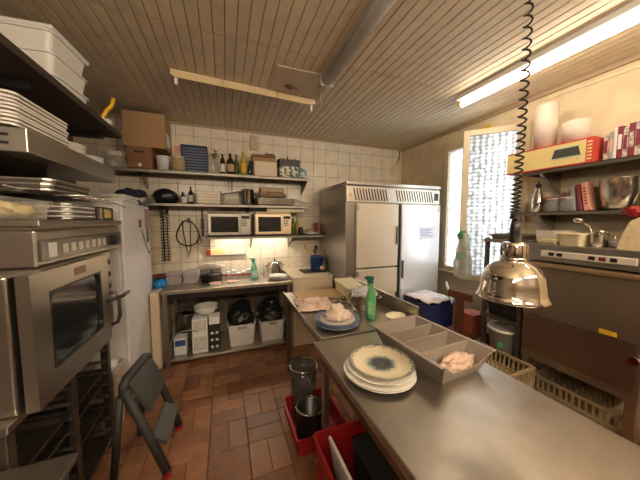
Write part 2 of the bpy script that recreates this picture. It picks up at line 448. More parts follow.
# ================================================================ CEILING LIGHTS
t = thing('fluorescent_light', 'long lit fluorescent strip light on the ceiling at the right', 'ceiling light', (2.30, 1.15, ZC))
B().box(-.06, .06, -.87, .87, -.045, 0, .006).done('housing', WENAM, t)
for s in (-1, 1): B().box(-.025, .025, s * .855 - .012, s * .855 + .012, -.10, -.045, .004).done('end_cap', YELLOW if s > 0 else WHITE, t)
b = B(); b.tube([(0, -.84, -.083), (0, .84, -.083)], .024, 14); b.done('tube', LIT_R, t)
t = thing('fluorescent_light', 'added fill strip light hung on two wires behind the camera, towards the right wall', 'ceiling light', (1.6, -.85, 2.42))  # unseen fill lamp, added to brighten the ceiling and room
B().box(-.75, .75, -.05, .05, -.045, 0, .006).done('housing', WENAM, t)
for s in (-1, 1): B().box(s * .735 - .012, s * .735 + .012, -.025, .025, -.10, -.045, .004).done('end_cap', WHITE, t)
for s in (-1, 1): B().box(s * .5 - .003, s * .5 + .003, -.003, .003, 0, ZC - 2.42).done('hanging_wire', BLKM, t)
b = B(); b.tube([(-.72, 0, -.083), (.72, 0, -.083)], .018, 12).tube([(-.72, 0, .06), (.72, 0, .06)], .018, 12); b.done('tube', LIT_FILL, t)
t2 = dup(t, (-.45, -.95, 2.42), 'added fill strip light hung on two wires behind the camera, towards the left wall')  # second added fill lamp, out of view
t = thing('fluorescent_light', 'unlit cream batten light crosswise on the ceiling towards the tiled wall', 'ceiling light', (.26, 2.57, ZC), R(4))
B().box(-.66, .66, -.03, .03, -.05, 0, .006).done('housing', CREAM, t)
b = B(); b.box(-.64, .60, -.045, -.03, -.07, -.02, .004); b.done('side_rail', mat('yellowed_rail', (.66, .50, .28), .5), t)
for s in (-1, 1): B().box(s * .62 - .012, s * .62 + .012, -.02, .02, -.115, -.05, .004).done('lamp_holder', WHITE, t)
b = B()
for x in (-.25, .25): b.box(x - .008, x + .008, -.05, .032, -.062, -.0, .002)
b.done('clip', BRASS, t)
t = thing('fluorescent_light', 'unlit strip light under a clear ribbed cover running away overhead', 'ceiling light', (.87, 1.45, ZC))
B().box(-.05, .05, -.75, .70, -.03, 0, .005).done('housing', GREYP, t)
b = B()
b.grid(lambda u, v: (.050 * math.cos(math.pi * (1 - u)), -.74 + 1.43 * v, -.03 - .055 * math.sin(math.pi * u)), 12, 1)
b.done('cover', CLRD, t, solid=.003)
b = B(); b.tube([(0, -.70, -.052), (0, .66, -.052)], .013, 10); b.done('tube', mat('unlit_tube', (.75, .72, .66), .3), t)
for s, y in ((0, -.745), (1, .695)): B().box(-.062, .062, y - .006, y + .006, -.09, 0, .003).done('end_plate', GREYP, t)
# cable joining the two dead lights
b = B(); b.tube([(.86, 2.155, ZC - .02), (.88, 2.3, ZC - .02), (.93, 2.48, ZC - .03), (1.0, 2.6, ZC - .02), (.93, 2.62, ZC - .03)], .007, 6)
tag(b.done('ceiling_cable', CREAM), 'painted cable joining the two unlit ceiling lights', 'cable')
# hook plate
b = B(); b.cyl((.60, 2.40, ZC - .03), .03, .018)
for k in (-1, 0, 1): b.tube([(.60 + .05 * k, 2.40, ZC - .013), (.60 + .05 * k, 2.38, ZC - .04), (.60 + .06 * k, 2.36, ZC - .035)], .005, 6)
tag(b.done('ceiling_hook', DKST), 'small dark hooked fitting on the ceiling hatch plate', 'hook')
# wall conduit and pipe
b = B(); b.tube([(X1 - .012, .2, 2.80), (X1 - .012, 1.62, 2.845), (X1 - .012, 1.68, 2.80), (X1 - .012, 1.69, 2.35)], .007, 6)
tag(b.done('wall_cable', mat('pale_cable', (.85, .75, .55), .5)), 'thin pale cable clipped along the top of the right wall', 'cable')
b = B(); b.tube([(2.93, 3.78, 2.895), (2.93, 3.775, 2.80), (2.90, 3.775, 2.70), (2.86, 3.775, 2.66)], .012, 8)
tag(b.done('wall_pipe', BRASS), 'short bent pipe in the far top corner of the tiled wall', 'pipe')
b = B(); b.box(.36, .46, 3.765, 3.80, 2.66, 2.86, .006); b.tube([(.41, 3.78, 2.86), (.41, 3.78, 2.892)], .008, 6)
tag(b.done('junction_box', mat('dirty_box', (.50, .40, .26), .6)), 'small cream junction box high on the tiled wall', 'junction box')
b = B(); b.box(X1 - .008, X1 , 2.18, 2.46, 2.70, 2.80, .002)
tag(b.done('wall_sign', mat('sign_yellow', (.78, .52, .05), .6)), 'plain yellow strip on the wall above the window', 'sign')

# ================================================================ FOREGROUND WORKTOP
def legs(t, pts, z0, z1, s=.02, m_=None, name='leg'):
    for x, y in pts: B().box(x - s, x + s, y - s, y + s, z0, z1, .004).done(name, m_ or STEEL, t)
t = thing('prep_table', 'large stainless steel worktop in the foreground under the hanging lamp', 'table', (.9125, .56, 0))
b = B(); b.box(-.4025, .4025, -.95, .91, .84, .88, .007, 3)
b.done('tabletop', TOPST, t)
b = B(); b.box(-.37, .37, -.92, .88, .76, .84); b.done('apron', DKST, t)
legs(t, [(-.345, -.90), (-.345, .855), (.345, -.90), (.345, .855)], 0, .76)
b = B(); b.box(-.33, .33, -.88, -.2, .24, .27, .004).done('undershelf', DKST, t)

# plates with a dark rosette
def plate_prof(r, h=.022, rim=.35):
    return [(0, 0), (r * .55, 0), (r * .6, .004), (r * .97, h - .004), (r, h), (r * .975, h), (r * .72, .010), (r * .55, .006), (0, .006)]
pp = [(0.705, 1.030, .880, 'bottom plate of the foreground stack, rim showing widest'),
      (0.700, 1.028, .893, 'second plate from the bottom of the foreground stack'),
      (0.712, 1.036, .906, 'third plate up, just under the rosette plate on top'),
      (0.728, 1.048, .919, 'cream plate with dark speckled rosette, top of the foreground stack')]
for k, (x, y, z, lab) in enumerate(pp):
    o = B().lathe(plate_prof(.176 if k < 2 else .168 if k == 2 else .164, .026), seg=56).done('dinner_plate', [ROSETTE if k == 3 else CERAM], loc=(x, y, z))
    tag(o, lab, 'plate', 'plates stacked on the foreground worktop')

# four-compartment cutlery bin
t = thing('compartment_tray', 'grey plastic four-compartment tray standing on the foreground worktop', 'tray', (1.055, 1.085, .88), R(4))
Wt, Lt, Ht, tk = .36, .52, .115, .006
hwb, hlb, hwt, hlt = .132, .215, Wt / 2, Lt / 2
def wall4(b, p, q, n, z0a, z1a, pt, qt):   # slanted wall from bottom edge p-q to top edge pt-qt, thickness along n
    n = Vector((*n, 0)) * tk
    A = [Vector((*p, z0a)), Vector((*q, z0a)), Vector((*q, z0a)) + n, Vector((*p, z0a)) + n]
    C = [Vector((*pt, z1a)), Vector((*qt, z1a)), Vector((*qt, z1a)) + n, Vector((*pt, z1a)) + n]
    b.hexa(A, C)
b = B(); b.hexa([(-hwb, -hlb, 0), (hwb, -hlb, 0), (hwb, hlb, 0), (-hwb, hlb, 0)], [(-hwb, -hlb, tk), (hwb, -hlb, tk), (hwb, hlb, tk), (-hwb, hlb, tk)])
wall4(b, (-hwb, -hlb), (-hwb, hlb), (1, 0), 0, Ht, (-hwt, -hlt), (-hwt, hlt))
wall4(b, (hwb, hlb), (hwb, -hlb), (-1, 0), 0, Ht, (hwt, hlt), (hwt, -hlt))
wall4(b, (-hwb, hlb), (hwb, hlb), (0, -1), 0, Ht, (-hwt, hlt), (hwt, hlt))
# near end wall dips in a shallow scoop
N_ = 14
def zl(u): return Ht - .070 * min(1, max(0, math.sin(math.pi * min(1, max(0, (u - .04) / .92))) * 1.6))
for k in range(N_):
    u, v = k / N_, (k + 1) / N_
    za, zb_ = zl(u), zl(v)
    def P3(uu, zz, o): f = zz / Ht; hw_ = hwb + (hwt - hwb) * f; return (-hw_ + 2 * hw_ * uu, -(hlb + (hlt - hlb) * f) + o, zz)
    b.hexa([P3(u, 0, 0), P3(v, 0, 0), P3(v, 0, tk), P3(u, 0, tk)], [P3(u, za, 0), P3(v, zb_, 0), P3(v, zb_, tk), P3(u, za, tk)])
r_ = .016
b.box(-hwt - r_, -hwt + tk, -hlt, hlt + r_, Ht - .004, Ht + .004, .002).box(hwt - tk, hwt + r_, -hlt, hlt + r_, Ht - .004, Ht + .004, .002)
b.box(-hwt, hwt, hlt - tk, hlt + r_, Ht - .004, Ht + .004, .002)
b.done('body', CTRAY, t)
for k in (-1, 0, 1):
    y = k * .122; wt = hwt - .003; wb = hwb
    b = B(); b.hexa([(-wb, y - .005, .006), (wb, y - .005, .006), (wb, y + .005, .006), (-wb, y + .005, .006)],
                    [(-wt, y - .005, Ht), (wt, y - .005, Ht), (wt, y + .005, Ht), (-wt, y + .005, Ht)])
    b.done('divider', CTRAY, t)
b = B(); b.blob((.02, -.175, .040), (.108, .046, .050), .35, 9, 4, -.032, 3)
tag(b.done('minced_food', MEAT, loc=(1.055, 1.085, .886), rot=R(4)), 'pinkish crumbly food heaped in the nearest compartment of the grey tray', 'food')

# hanging heat lamp
LX, LY = 1.062, .655
t = thing('heat_lamp', 'polished chrome dome heat lamp hanging on a coiled cord', 'lamp', (LX, LY, ZC))
zb = 1.345 - ZC
b = B()
b.lathe([(.138, 0), (.141, .004), (.134, .012), (.126, .03), (.122, .06), (.115, .095), (.098, .122), (.072, .140), (.052, .147), (.050, .155), (.054, .158), (.046, .162),
         (.046, .165), (0, .166)], (0, 0, zb), 48, sx=.87, sy=.87)
b.lathe([(.136, .002), (.122, .03), (.118, .06), (.110, .092), (.094, .118), (.05, .14), (0, .141)], (0, 0, zb), 48, sx=.87, sy=.87)
b.done('shade', CHROME, t)
b = B(); b.lathe([(.040, .163), (.041, .168), (.041, .215), (.036, .222), (0, .222)], (0, 0, zb), 32)
for k in range(10):
    a = 2 * math.pi * k / 10; b.box(.041 * math.cos(a) - .003, .041 * math.cos(a) + .003, .041 * math.sin(a) - .003, .041 * math.sin(a) + .003, zb + .17, zb + .212)
b.done('neck', CHROME, t)
b = B(); b.lathe([(0, .222), (.017, .222), (.017, .28), (.012, .31), (0, .31)], (0, 0, zb), 20); b.done('connector', BLACK, t)
b = B(); pts = []
ztop, zlow = -.03, zb + .315
turns = 42; n = turns * 12; zz = ztop
for k in range(n + 1):
    f = k / n; a = 2 * math.pi * turns * f
    h = ztop + (zlow - ztop) * (1 - (1 - f) ** 1.75)
    rad = .0125
    pts.append((rad * math.cos(a) + .006 * math.sin(f * 5), rad * math.sin(a), h))
b.tube([(0, 0, 0), (0, 0, -.02)] + pts + [(0, 0, zlow - .006)], .0038, 6); b.done('coiled_cord', BLACK, t)
b = B(); b.lathe([(0, -.001), (.04, -.001), (.035, -.022), (0, -.026)], seg=24); b.done('ceiling_rose', BLACK, t)

# ================================================================ SECOND WORKTOP (towards the fridge)
t = thing('steel_side_table', 'stainless table beyond the foreground worktop with an upstand on its right', 'table', (.965, 2.06, 0))
b = B(); b.box(-.40, .40, -.575, .59, .845, .87, .004)
b.box(-.40, -.388, -.575, .59, .86, .885, .003).box(-.388, .40, -.575, -.563, .86, .885, .003)
b.done('tabletop', TOPST, t)
b = B(); b.box(.385, .40, -.575, .59, .87, 1.0, .004); b.done('upstand', STEEL, t)
b = B(); b.box(-.37, .37, -.53, .56, .79, .845); b.done('apron', DKST, t)
legs(t, [(-.35, -.536), (-.35, .545), (.35, -.50), (.35, .545)], 0, .79, .018, DKST)
ZT2 = .87
def blueplate(x, y, z, lab):
    b = B(); b.m(0).lathe(plate_prof(.166, .024), seg=48)
    b.m(1).lathe([(.134, .0158), (.162, .0255), (.1668, .0248), (.1668, .022)], seg=48)
    return tag(b.done('dinner_plate', [CERAM, CERBL], loc=(x, y, z)), lab, 'plate', 'blue rimmed plates on the side table')
blueplate(.775, 1.700, ZT2, 'lowest blue-rimmed plate of three on the side table')
blueplate(.782, 1.706, ZT2 + .013, 'middle blue-rimmed plate of three on the side table')
blueplate(.785, 1.708, ZT2 + .026, 'blue-rimmed plate under the mound of creamy salad, topmost of three')
b = B(); b.blob((0, 0, .02), (.10, .085, .045), .4, 10, 4, -.012, 5); b.blob((.0, .02, .06), (.055, .05, .045), .4, 9, 3, None, 8)
tag(b.done('salad_mound', FOODM, loc=(.785, 1.708, ZT2 + .045)), 'mound of creamy pink and white salad on the blue plate', 'food')
# cloths / boards
b = B(); b.box(-.24, .24, -.15, .15, 0, .018, .006); tag(b.done('chopping_board', WOOD, loc=(.90, 2.46, ZT2), rot=R(-3)), 'pale chopping board flat at the back of the side table', 'chopping board')
def cloth(w, d, h, seed, f=9, base=.004):
    def fn(u, v):
        x, y = (u - .5) * w, (v - .5) * d
        e = min(u, 1 - u, v, 1 - v) * 4; e = min(1, e)
        k = noise.noise(Vector((x * f + seed, y * f, seed)))
        return (x + .02 * noise.noise(Vector((y * 12, seed, x * 3))), y + .02 * noise.noise(Vector((x * 12, seed + 3, 0))), base + e * h * (.6 + .5 * k) + .006 * abs(k))
    return fn
b = B(); b.grid(cloth(.34, .36, .055, 2, 13), 34, 34); tag(b.done('floury_cloth', PCLOTH, loc=(.755, 2.17, ZT2 + .006), rot=R(-8), solid=.004), 'crumpled pinkish cloth lying beside the salad plates', 'cloth')
# beige tub
t = thing('food_tub', 'cream plastic food tub at the far end of the side table', 'tub', (1.22, 2.36, ZT2), R(-6))
b = B(); b.tub(0, 0, 0, .20, .42, .12, .005, .88, .010, .03); b.done('body', mat('cream_tub', (.74, .64, .36), .4), t)
b = B(); b.box(-.105, .105, -.215, .215, .12, .13, .004); b.done('lid', mat('cream_lid', (.80, .72, .48), .4), t)
# pot
def pot(name, label, loc, r, h, m_=POTST, handles=True, lid=False, cat='pot', group=None, rot=0):
    t = thing(name, label, cat, loc, rot, group)
    b = B(); b.lathe([(0, 0), (r * .96, 0), (r, .01), (r, h), (r + .005, h + .003), (r - .004, h), (r - .004, .008), (0, .006)], seg=36); b.done('body', m_, t)
    if handles:
        for s in (-1, 1):
            b = B(); b.tube([(s * (r - .002), -.035, h * .78), (s * (r + .03), -.03, h * .80), (s * (r + .035), 0, h * .80), (s * (r + .03), .03, h * .80), (s * (r - .002), .035, h * .78)], .005, 8)
            b.done('handle', m_, t)
    if lid:
        b = B(); b.lathe([(r + .004, h + .004), (r + .004, h + .008), (r * .5, h + .022), (0, h + .028)], seg=36); b.done('lid', m_, t)
        b = B(); b.lathe([(0, h + .028), (.008, h + .028), (.008, h + .04), (.018, h + .044), (.018, h + .052), (0, h + .055)], seg=16); b.done('knob', BLACK, t)
    return t
pot('stock_pot', 'shiny two-handled pot beside the green bottle on the side table', (1.16, 1.95, ZT2), .115, .13, rot=R(-30))
b = B(); b.blob((0, 0, .0), (.10, .10, .05), .6, 12, 4, -.02, 12)
tag(b.done('plastic_film', PLAST, loc=(1.155, 1.95, ZT2 + .142)), 'crumpled clear film lying in the mouth of the shiny pot', 'plastic film')
def ladle(loc, a, L_, lab, r=.045, bend=.06):
    t = thing('ladle', lab, 'ladle', loc, a, 'steel ladles on the side table')
    b = B(); b.lathe([(0, .0), (r * .6, .006), (r, .026), (r * 1.03, .027), (r * .92, .024), (r * .5, .006), (0, .003)], seg=24); b.done('bowl', POTST, t)
    b = B(); b.tube([(r, 0, .024), (r + .03, 0, .042), (L_ * .6, 0, bend), (L_, 0, .02)], .0055, 8); b.done('handle', POTST, t)
    return t
ladle((.975, 2.14, ZT2), R(-80), .30, 'ladle nearer the salad plates, handle towards the worktop')
ladle((1.075, 2.20, ZT2), R(-101), .34, 'ladle nearer the shiny pot, handle towards the green bottle')
def spray(name, label, loc, body, headm, r=.038, h=.20, rot=0, s=1.0, lab=None, sy=.75):
    t = thing(name, label, 'bottle', loc, rot)
    b = B(); b.lathe([(0, 0), (r * .92, 0), (r, .012), (r, h * .55), (r * .85, h * .72), (r * .42, h * .9), (r * .38, h)], seg=28, sy=sy); b.done('body', body, t)
    b = B(); b.box(-r * .7, r * .7, r * sy * .7, r * sy + .0015, h * .15, h * .5, .001); b.done('paper_label', lab or WHITE, t)
    b = B(); b.cyl((0, 0, h), r * .45, .02).box(-.02 * s, .045 * s, -.013 * s, .013 * s, h + .02, h + .05 * s + .005, .006)
    b.box(.045 * s, .058 * s, -.008, .008, h + .034, h + .048, .002)
    b.hexa([(.02 * s, -.005, h - .025), (.03 * s, -.005, h - .025), (.03 * s, .005, h - .025), (.02 * s, .005, h - .025)],
           [(.018 * s, -.007, h + .022), (.034 * s, -.007, h + .022), (.034 * s, .007, h + .022), (.018 * s, .007, h + .022)])
    b.done('trigger_head', headm, t)
    return t
spray('spray_bottle', 'green spray bottle standing on the side table beside the grey tray', (1.075, 1.70, ZT2), GREEN, mat('dark_green_head', (.01, .09, .05), .4), .040, .29, R(150), 1.0, mat('green_print', (.30, .55, .30), .4, col2=(.1, .3, .12), scale=30))
b = B(); b.lathe([(0, 0), (.04, 0), (.062, .018), (.088, .042), (.085, .043), (.058, .02), (0, .006)], seg=32, sx=1, sy=.8)
tag(b.done('small_dish', mat('cream_dish', (.80, .72, .50), .35), loc=(1.235, 1.60, ZT2), rot=R(20)), 'small oval cream dish between the grey tray and the upstand', 'dish')

# items on the floor below these tables
def crate(name, label, loc, w, d, h, m_, rot=0, cat='crate'):
    t = thing(name, label, cat, loc, rot)
    b = B(); b.tub(0, 0, 0, w, d, h, .006, .93, .012, .02)
    for s in (-1, 1):
        for k in range(-3, 4):
            b.box(s * w * .485 - .006, s * w * .485 + .006, k * d * .13 - .006, k * d * .13 + .006, h * .15, h * .85)
    b.done('body', m_, t); return t
crate('crate', 'red plastic crate on the floor below the foreground worktop', (.66, 1.10, 0), .36, .56, .34, RED)
b = B().xf(Matrix.Translation((0, 0, .0)) @ Matrix.Rotation(R(-10), 4, 'Y')); b.box(-.009, .009, -.15, .15, 0, .42, .006)
tag(b.done('cutting_board', WHITE, loc=(.60, 1.10, .012)), 'white cutting board standing on edge in the red crate', 'cutting board')
t = thing('black_tub', 'black tub standing inside the red crate under the worktop', 'tub', (.735, 1.06, .008))
b = B(); b.tub(0, 0, 0, .15, .34, .36, .004, .85, .006, .03); b.done('body', BLACK, t)
b = B(); b.box(-.08, .08, -.175, .175, .36, .372, .005); b.done('lid', BLKM, t)
crate('crate', 'low red plastic crate on the floor holding two pots', (.62, 1.805, 0), .38, .465, .14, RED)
SMOKE = mat('smoky_glass', (.10, .09, .08), .06, alpha=.6)
t = thing('glass_pot', 'dark glass pot with chrome rim, further one in the low red crate', 'pot', (.57, 1.905, .012))
b = B(); b.lathe([(0, 0), (.075, 0), (.085, .03), (.10, .30), (.112, .46), (.108, .46), (.096, .30), (.08, .034), (0, .01)], seg=36); b.done('body', SMOKE, t)
b = B(); b.lathe([(.110, .455), (.117, .463), (.110, .471), (.105, .463), (.110, .455)], seg=36); b.done('rim', CHROME, t)
b = B(); b.tube([(.11, -.03, .45), (.05, -.09, .30), (.0, -.112, .42)], .005, 8); b.done('bail_handle', CHROME, t)
b = B(); b.lathe([(0, .012), (.076, .03), (.088, .20), (0, .20)], seg=30); b.done('contents', mat('dark_pot_fill', (.10, .07, .05), .3), t)  # dark fill in the lower part of the pot
t = pot('dark_pot', 'dark steel pot with bright rim, nearer one in the low red crate', (.555, 1.685, .012), .100, .27, BLKM, False, cat='pot')
b = B(); b.lathe([(.100, .268), (.106, .274), (.100, .28), (.096, .274), (.100, .268)], seg=36); b.done('rim', CHROME, t)
b = B(); b.tube([(0, -.099, .265), (-.05, -.105, .285), (-.08, -.09, .29), (-.099, -.02, .268)], .005, 8); b.done('handle', CHROME, t)
# jars on floor under worktop
b = B(); b.cyl((0, 0, 0), .06, .60); b.cyl((0, 0, .60), .062, .02); tag(b.done('canister', mat('dim_roll', (.35, .27, .17), .7), loc=(.93, 1.58, .0)), 'tall dull canister standing under the junction of the two tables', 'canister')

# ================================================================ BACK WALL TABLE
TB0, TB1, TY0, TY1, TZ = -.68, .79, 3.13, 3.78, .88
t = thing('steel_table', 'stainless table against the tiled wall below the microwaves', 'table', ((TB0 + TB1) / 2, (TY0 + TY1) / 2, 0))
hw, hd = (TB1 - TB0) / 2, (TY1 - TY0) / 2
b = B(); b.box(-hw, hw, -hd, hd, TZ - .045, TZ, .006); b.done('tabletop', TOPST, t)
legs(t, [(-hw + .035, -hd + .04), (hw - .035, -hd + .04), (-hw + .035, hd - .04), (hw - .035, hd - .04)], 0, TZ - .045, .022)
b = B(); b.box(-hw + .05, hw - .05, -hd + .06, hd - .06, TZ - .12, TZ - .045); b.done('apron', BLKM, t); B().box(-hw + .04, hw - .04, hd - .03, hd - .02, .09, TZ - .12).done('back_panel', DKST, t)  # apron coloured darker to deepen the shade under the table
b = B(); b.box(-hw + .02, hw - .02, -hd + .025, hd - .02, .045, .075, .004); b.done('undershelf', STEEL, t)
ZS = .075
def bin_(x, lab):
    t = thing('storage_bin', lab, 'bin', (x, 3.43, ZS), 0, 'white bins on the lower shelf of the steel table')
    b = B(); b.tub(0, 0, 0, .33, .40, .27, .006, .88, .008, .03); b.done('body', WHITE, t)
    b = B(); b.box(-.055, .055, -.216, -.206, .225, .255, .004); b.box(-.045, .045, -.219, -.2165, .232, .247, .001); b.done('handle', GREYP, t)
    b = B(); b.blob((0, 0, .30), (.162, .195, .15), .25, 7, 4, -.04, x); b.blob((.02, .1, .40), (.12, .12, .10), .3, 7, 3, None, x + 2)
    b.done('bin_bag', BLKBAG, t); return t
bin_(.165, 'white bin stuffed with black bag, nearer the boxes')
bin_(.555, 'white bin stuffed with black bag, nearer the fridge')
def carton(name, lab, loc, w, d, h, m_, rot=0, cat='box', flap=False, front=None, group=None):
    t = thing(name, lab, cat, loc, rot, group)
    b = B(); b.box(-w / 2, w / 2, -d / 2, d / 2, 0, h, .003, 1); b.done('body', m_, t)
    if front:
        b = B(); x0, x1, z0, z1 = front[0]; b.box(x0, x1, -d / 2 - .0015, -d / 2, z0, z1); b.done('printed_panel', front[1], t)
    return t
carton('carton', 'white carton with blue print, leftmost under the steel table', (-.53, 3.33, ZS), .13, .16, .20, PAPER, front=((-.055, .055, .11, .18), BLUE))
carton('carton', 'tall pale carton standing under the steel table beneath the bowls', (-.315, 3.36, ZS), .17, .26, .24, PAPER, front=((-.07, .07, .03, .2), mat('grey_print', (.50, .46, .42), .7, col2=(.72, .68, .62), scale=25)))
carton('carton', 'pale carton laid on the tall carton under the steel table', (-.315, 3.36, ZS + .24), .17, .25, .17, PAPER, front=((-.07, .07, .02, .15), MATS['grey_print']))
t = carton('carton', 'black carton with white spots beside the first bin', (-.155, 3.31, ZS), .12, .16, .33, BLACK)
b = B()
for r_ in range(3):
    for c in range(2): b.xf(Matrix.Translation((-.028 + c * .056, -.0815, .05 + r_ * .085)) @ Matrix.Rotation(R(90), 4, 'X')).lathe([(0, 0), (.018, 0), (.018, .0015), (0, .0016)], seg=16)
b.xf().done('spots', WHITE, t)
b = B(); b.box(-.06, .06, -.082, .08, .33, .42, .002); b.done('top_box', PAPER, t)
# big jar/pot and looped cable
pot('cooking_pot', 'lidded steel pot standing at the left under the steel table', (-.50, 3.56, ZS), .12, .40, POTST, True, True)
b = B(); P = []
for k in range(25): a = k / 24 * math.pi * 1.15; P.append((-.46 + .17 * -math.cos(a) * .9, 3.20 + .01 * k / 24, .30 + .12 * math.sin(a) * .9 - .05 * (1 - k / 24)))
b.tube([(-.62, 3.21, ZS + .005)] + P[:18], .006, 6)
tag(b.done('cable', GREYP), 'pale cable looping over the leftmost carton under the steel table', 'cable')
for k in range(3):
    o = B().lathe([(0, 0), (.05, 0), (.10, .035), (.135, .07), (.131, .07), (.095, .036), (.045, .006), (0, .006)], seg=32).done('mixing_bowl', WHITE, loc=(-.25, 3.36, ZS + .41 + .012 + k * .022))
    tag(o, ['lowest of the white bowls stacked under the steel table', 'middle white bowl of three stacked under the steel table', 'top white bowl of three stacked under the steel table'][k], 'bowl', 'white bowls under the steel table')
# on the back table
def folded(name, lab, loc, w, d, n, m_, hh=.014, group=None, rot=0, cat='cloth'):
    for k in range(n):
        b = B(); j = random.uniform(-.006, .006); b.box(-w / 2 + j, w / 2 + j, -d / 2 + j, d / 2, 0, hh - .0005, hh * .45, 3)
        o = b.done(name, m_, loc=(loc[0], loc[1], loc[2] + k * hh), rot=rot + random.uniform(-.03, .03))
        tag(o, lab + ', ' + place_in(k, n), cat, group)
folded('folded_cloth', 'greyish tea towel in the left stack on the steel table', (-.60, 3.56, TZ), .17, .24, 9, GCLOTH, group='tea towels in the left stack')
folded('folded_cloth', 'greyish tea towel in the right stack on the steel table', (-.415, 3.56, TZ), .17, .24, 10, GCLOTH, group='tea towels in the right stack')
pot('frying_pot', 'black casserole with white cloth on it on the steel table', (-.18, 3.50, TZ), .125, .085, BLKM, True, True)
b = B()
b.grid(lambda u, v: ((u - .5) * .36, (v - .5) * .14, .012 + .045 * math.sin(math.pi * u) * (1 - .3 * v) + .006 * noise.noise(Vector((u * 8, v * 8, 1)))), 20, 8)
tag(b.done('white_cloth', WCLOTH, loc=(-.20, 3.69, TZ + .14), solid=.003), 'white cloth draped behind the black casserole on the steel table', 'cloth')
tag(B().box(-.13, .13, -.035, .035, 0, .14, .006).done('splash_rail', STEEL, loc=(-.20, 3.70, TZ)), 'low steel box supporting the white cloth behind the black casserole', 'box')
def dish(loc, lab, r=.07, m_=None):
    t = thing('round_trivet', lab, 'dish', loc, 0, 'small round dishes on the steel table')
    b = B(); b.lathe([(0, 0), (r, 0), (r, .015), (r * .92, .015), (r * .9, .008), (0, .008)], seg=28); b.done('rim', CERAM, t)
    b = B(); b.lathe([(0, .008), (r * .88, .0082), (r * .8, .013), (0, .016)], seg=24); b.done('filling', m_ or SALMON, t)
dish((-.13, 3.30, TZ), 'small round pink-topped dish at the front left of the steel table')
dish((.075, 3.33, TZ), 'small round pink-topped dish at the front middle of the steel table')
# red-white packets
for k in range(7):
    b = B(); b.m(0).box(-.03, .03, -.045, .045, 0, .055 + .02 * (k % 3), .004).m(1).box(-.0305, .0305, -.0455, -.0, .015, .04)
    o = b.done('food_packet', [PAPER, REDD], loc=(-.035 + k * .066, 3.66, TZ), rot=random.uniform(-.2, .2))
    tag(o, 'small red and white packet, ' + ['leftmost', 'second from the left', 'third from the left', 'fourth from the left', 'third from the right', 'second from the right', 'rightmost'][k] + ' in the row at the tiled wall', 'packet', 'red and white packets on the steel table')
spray('spray_bottle', 'pale turquoise spray bottle on the steel table below the microwaves', (.345, 3.41, TZ), TEAL, mat('teal_head', (.10, .50, .36), .4), .045, .235, R(180), .9, mat('mint_label', (.55, .80, .70), .5))
def bottle(lab, loc, r, h, m_, cap=None, neck=.35, group=None, cat='bottle', label_m=None, name='bottle'):
    t = thing(name, lab, cat, loc, 0, group)
    b = B(); b.lathe([(0, 0), (r * .9, 0), (r, .006), (r, h * .58), (r * .9, h * .66), (r * neck, h * .82), (r * neck, h * .95), (0, h * .95)], seg=22); b.done('body', m_, t)
    b = B(); b.cyl((0, 0, h * .95), r * neck * 1.15, h * .05, seg=16); b.done('cap', cap or BLACK, t)
    if label_m:
        b = B(); b.lathe([(r + .0012, h * .15), (r + .0012, h * .5)], seg=22); b.done('paper_label', label_m, t)
    return t
bottle('clear slim bottle between the turquoise spray and the steel pot', (.465, 3.52, TZ), .03, .25, GLASS, WHITE)
pot('saucepan', 'lidded stainless pot at the back right of the steel table', (.655, 3.60, TZ), .105, .17, POTST, True, True)
for k in range(4):
    o = B().lathe(plate_prof(.125, .02), seg=40).done('side_plate', CERAM, loc=(.64, 3.30, TZ + k * .010))
    tag(o, ['bottom', 'second from bottom', 'second from top', 'top'][k] + ' white plate of the low stack before the lidded stainless pot', 'plate', 'plates on the right of the steel table')
# beige cabinet with brown bowl + blue bag between tall fridge and table
t = thing('low_cabinet', 'narrow beige cabinet between the white fridge and the steel table', 'cabinet', (-.745, 3.47, 0))
B().box(-.045, .045, -.31, .31, 0, .87, .004).done('body', PANEL, t)
b = B(); b.box(-.04, .04, -.322, -.31, .02, .85, .003); b.done('door', CREAM, t)
t = thing('wicker_bowl', 'brown shallow bowl on the narrow beige cabinet', 'bowl', (-.735, 3.48, .87 + .085))
B().lathe([(0, 0), (.045, 0), (.075, .03), (.11, .04), (.105, .045), (.065, .035), (0, .01)], seg=28).done('body', DWOOD, t)
b = B(); b.blob((0, 0, .0), (.065, .13, .055), .4, 8, 3, -.04, 4)
tag(b.done('plastic_bag', BLUEBAG, loc=(-.735, 3.42, .915)), 'bright blue plastic bag under the brown bowl', 'bag')

# beige corner cabinet + blue utensil bucket
t = thing('corner_cabinet', 'beige floor cabinet in front of the tiled wall beside the fridge', 'cabinet', (1.08, 3.45, 0))
B().box(-.28, .28, -.33, .33, 0, .90, .004).done('body', PANEL, t)
b = B(); b.box(-.27, .27, -.345, -.33, .03, .86, .004); d_ = b.done('door', mat('cabinet_door', (.68, .55, .38), .5, var=.1), t)
B().box(.2, .215, -.36, -.345, .55, .7, .003).done('handle', STEEL, d_)
b = B(); b.box(-.29, .29, -.345, .33, .90, .925, .004); b.done('countertop', mat('pale_counter', (.74, .63, .46), .45, var=.1), t)
tag(B().box(-.17, .17, -.13, .13, 0, .014, .005).done('black_tray', BLACK, loc=(1.17, 3.42, .925)), 'flat black board on the beige counter under the blue bucket', 'tray')
t = thing('utensil_bucket', 'dark blue bucket full of kitchen utensils beside the fridge', 'bucket', (1.25, 3.47, .939))
B().lathe([(0, 0), (.085, 0), (.10, .19), (.105, .19), (.105, .2), (.096, .2), (.082, .006), (0, .006)], seg=30).done('body', BLUE, t)
